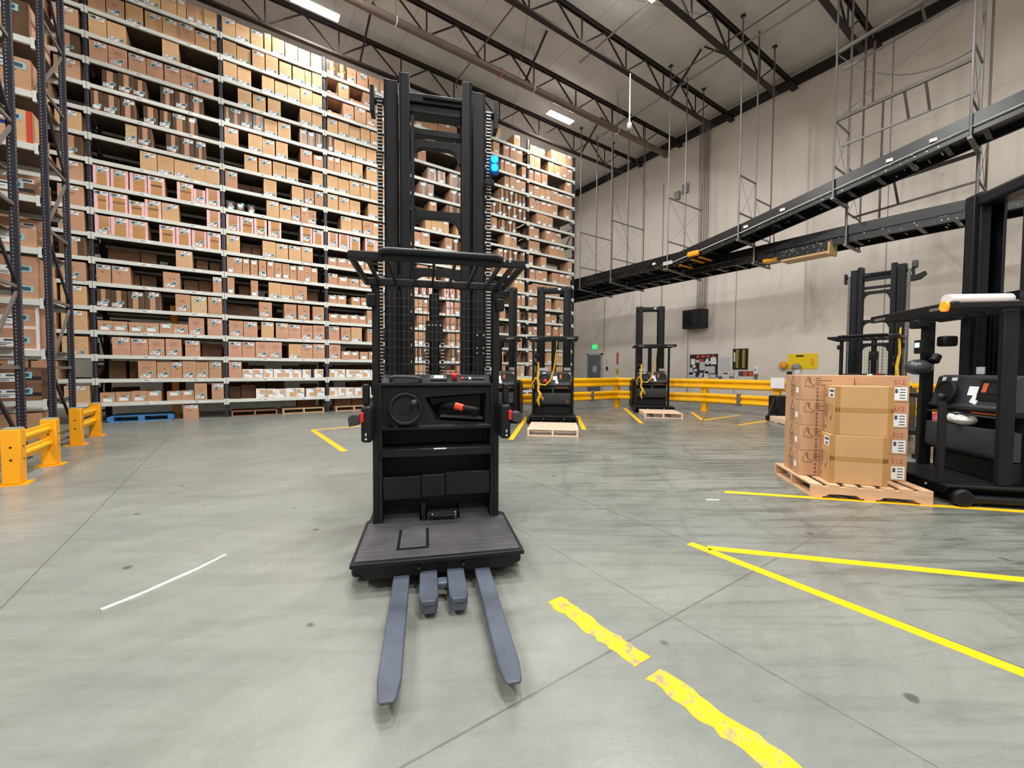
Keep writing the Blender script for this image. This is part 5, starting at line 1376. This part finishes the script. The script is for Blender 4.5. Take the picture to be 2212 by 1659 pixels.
# local x runs from its left end (seen from the camera) to the truck, local y away from the viewer
PLN, PWD = 1.03, 1.0
bw = .1
b = MB()
for j in range(7):
    x = -PLN / 2 + bw / 2 + j * (PLN - bw) / 6; b.box(x - bw / 2, x + bw / 2, -PWD / 2 + .0, PWD / 2, .122, .14)
b.build('deck_board', 'pallet_wood', pp, smooth=False)
for y in (-PWD / 2 + .02, 0, PWD / 2 - .02):
    b = MB().prism([(-PLN / 2, .018), (-PLN / 2 + .12, .018), (-PLN / 2 + .16, .045), (-.12, .045), (-.08, .018), (.08, .018), (.12, .045), (PLN / 2 - .16, .045), (PLN / 2 - .12, .018), (PLN / 2, .018), (PLN / 2, .122), (-PLN / 2, .122)], 'y', y - .02, y + .02)
    b.build('stringer', 'pallet_wood', pp, smooth=False)
b = MB()
for x in (-PLN / 2 + bw / 2, 0, PLN / 2 - bw / 2): b.box(x - bw / 2, x + bw / 2, -PWD / 2, PWD / 2, 0, .018)
b.build('bottom_board', 'pallet_wood', pp, smooth=False)
def big_box(x, y, z, w, d, h, label, front, rz=0.0):
    """x, y: centre on the pallet; w along the pallet side, d away from the viewer; front: what is printed on the viewer's faces"""
    r = tag(empty('cardboard_box', (*PW(x, y), z), pa + rz), label, 'box', 'cartons on the loaded pallet')
    o = MB().box(-w / 2, w / 2, -d / 2, d / 2, 0, h).build('carton', 'big_carton' if front == 'plain' else 'big_carton_rose', r, bevel=.006)
    f = -d / 2 - .0012; L = -w / 2 - .0012
    if front == 'plain':
        b = MB().box(-w / 2 - .001, w / 2 + .001, f, f + .003, h * .47, h * .56)
        b.box(-w / 2 - .001, -w / 2 + .045, f, f + .003, .003, h - .003).box(w / 2 - .045, w / 2 + .001, f, f + .003, .003, h - .003)
        b.build('packing_tape', 'big_tape', o, smooth=False)
        m = MB().box(L, L + .001, -.11, .02, h * .76, h * .95); m.build('shipping_label', 'label_white', o, smooth=False)
        m = MB()
        for (y0, y1, z0, z1) in ((-.08, -.02, .78, .83), (-.1, .0, .87, .92)): m.box(L - .0006, L, y0, y1, h * z0, h * z1)
        m.build('barcode', 'label_ink', o, smooth=False)
        m = MB()
        for (y0, y1, z0, z1) in ((-.07, -.06, .36, .6), (-.07, .02, .59, .6), (.01, .02, .42, .6), (-.05, -.02, .28, .36), (.05, .07, .3, .64), (.085, .1, .36, .6), (.06, .09, .1, .16)): m.box(L, L + .001, y0, y1, h * z0, h * z1)
        m.build('printed_mark', 'print_brown', o, smooth=False)
        t = text('lettering', 'S12', .055, (L, .17, h * .78), (PI / 2, -PI / 2, -PI / 2), 'print_red', o)
        t.rotation_euler = Matrix(((0, 0, -1), (0, 1, 0), (1, 0, 0))).to_euler(); t.location = (L, .06, h * .76)
    else:
        e = MB()
        # triangular mark and text lines on the left end
        cx, cz = 0, h * .72; tri = [(cx - .065, cz - .05), (cx + .065, cz - .05), (cx, cz + .075)]
        for (p, q) in zip(tri, tri[1:] + tri[:1]): e.bar((L, -p[0], p[1]), (L, -q[0], q[1]), .004, .006)
        for k in range(5): e.box(L, L + .001, -.06, .08 - .02 * (k % 2), h * .42 - k * .022, h * .42 - k * .022 + .010)
        e.box(L, L + .001, -.03, .03, h * .55, h * .55 + .02)
        # boot outline on the long side, text rows beside it
        bo = [(-.36, .70), (-.33, .80), (-.30, .92), (-.27, .93), (-.27, .78), (-.2, .66), (-.12, .60), (-.13, .54), (-.3, .56), (-.37, .58), (-.36, .70)]
        if front == 'side':
            s0 = -w / 2
            for (p, q) in zip(bo, bo[1:]): e.bar((s0 + .035 + (p[0] + .37) * .36, f, p[1] * h), (s0 + .035 + (q[0] + .37) * .36, f, q[1] * h), .003, .005)
            e.prism([(s0 + .07, .9 * h), (s0 + .085, .92 * h), (s0 + .09, .72 * h), (s0 + .078, .70 * h)], 'y', f, f + .001)
            for k in range(4): e.box(s0 + .135, s0 + .185 + .1 * (k % 2), f, f + .001, h * .86 - k * .024, h * .86 - k * .024 + .009)
            for k in range(6): e.box(s0 + .145, s0 + .165, f, f + .001, h * .42 - k * .042, h * .42 - k * .042 + .028)
        e.build('printed_mark', 'print_brown', o, smooth=False)
        if front == 'side':
            MB().box(L - .0008, L, -.17, -.10, h * .28, h * .5).build('shipping_label', 'label_white', o, smooth=False)
        if front == 'end':
            m = MB().box(w / 2 - .135, w / 2 - .02, f, f + .001, h * .07, h * .56); lb = m.build('shipping_label', 'label_white', o, smooth=False)
            m = MB().box(w / 2 - .125, w / 2 - .1, f - .0008, f, h * .34, h * .5)
            for k in range(4): m.box(w / 2 - .085, w / 2 - .035, f - .0008, f, h * .46 - k * .03, h * .46 - k * .03 + .01)
            m.build('barcode', 'label_ink', lb, smooth=False)
            text('lettering', 'S12', .07, (w / 2 - .14, f, h * .68), (PI / 2, 0, 0), 'print_red', o)
    return r
BH = .279
for k in range(4):
    nm = ['bottom', 'second from bottom', 'third from bottom', 'top'][k]
    big_box(-.318, -.06, .1408 + k * (BH + .001), .49, .48, BH, 'rosy carton with boot drawing, %s of the free-end column on the pallet' % nm, 'side', RND.uniform(-.015, .015))
    big_box(.182, -.03, .1408 + k * (BH + .001), .48, .50, BH, 'rosy carton marked S12 behind the big plain ones, %s of its column' % nm, 'end', RND.uniform(-.015, .015))
big_box(-.13, -.447, .1408, .49, .262, .505, 'lower of the two big plain tan cartons on the pallet', 'plain', -.05)
big_box(-.10, -.44, .1408 + .506, .49, .262, .505, 'upper of the two big plain tan cartons on the pallet', 'plain', -.02)

# small dark cart between the pallet and the edge truck
cx, cy = 8.75, 1.3
r = tag(empty('parts_cart', (cx, cy, 0), ang((.72, -.69))), 'low black cart frame standing behind the loaded pallet', 'cart')
for s in (-1, 1):
    MB().box(s * .4 - .025, s * .4 + .025, -.03, .03, .06, .95).build('leg', 'black_paint', r)
    MB().box(s * .4 - .06, s * .4 + .06, -.04, .04, 0, .06).build('foot', 'black_paint', r)
    MB().box(s * .4 - .025, s * .4 + .025, .5, .56, 0, .95).build('leg', 'black_paint', r)
for z in (.35, .92): MB().box(-.45, .45, -.03, .56, z, z + .06).build('shelf', 'black_paint', r)
tag(MB().ball((cx - .1, cy + .1, .56), .14, sz=1.0).build('bag', 'pink_bag'), 'pink bag sitting on the low black cart', 'bag')
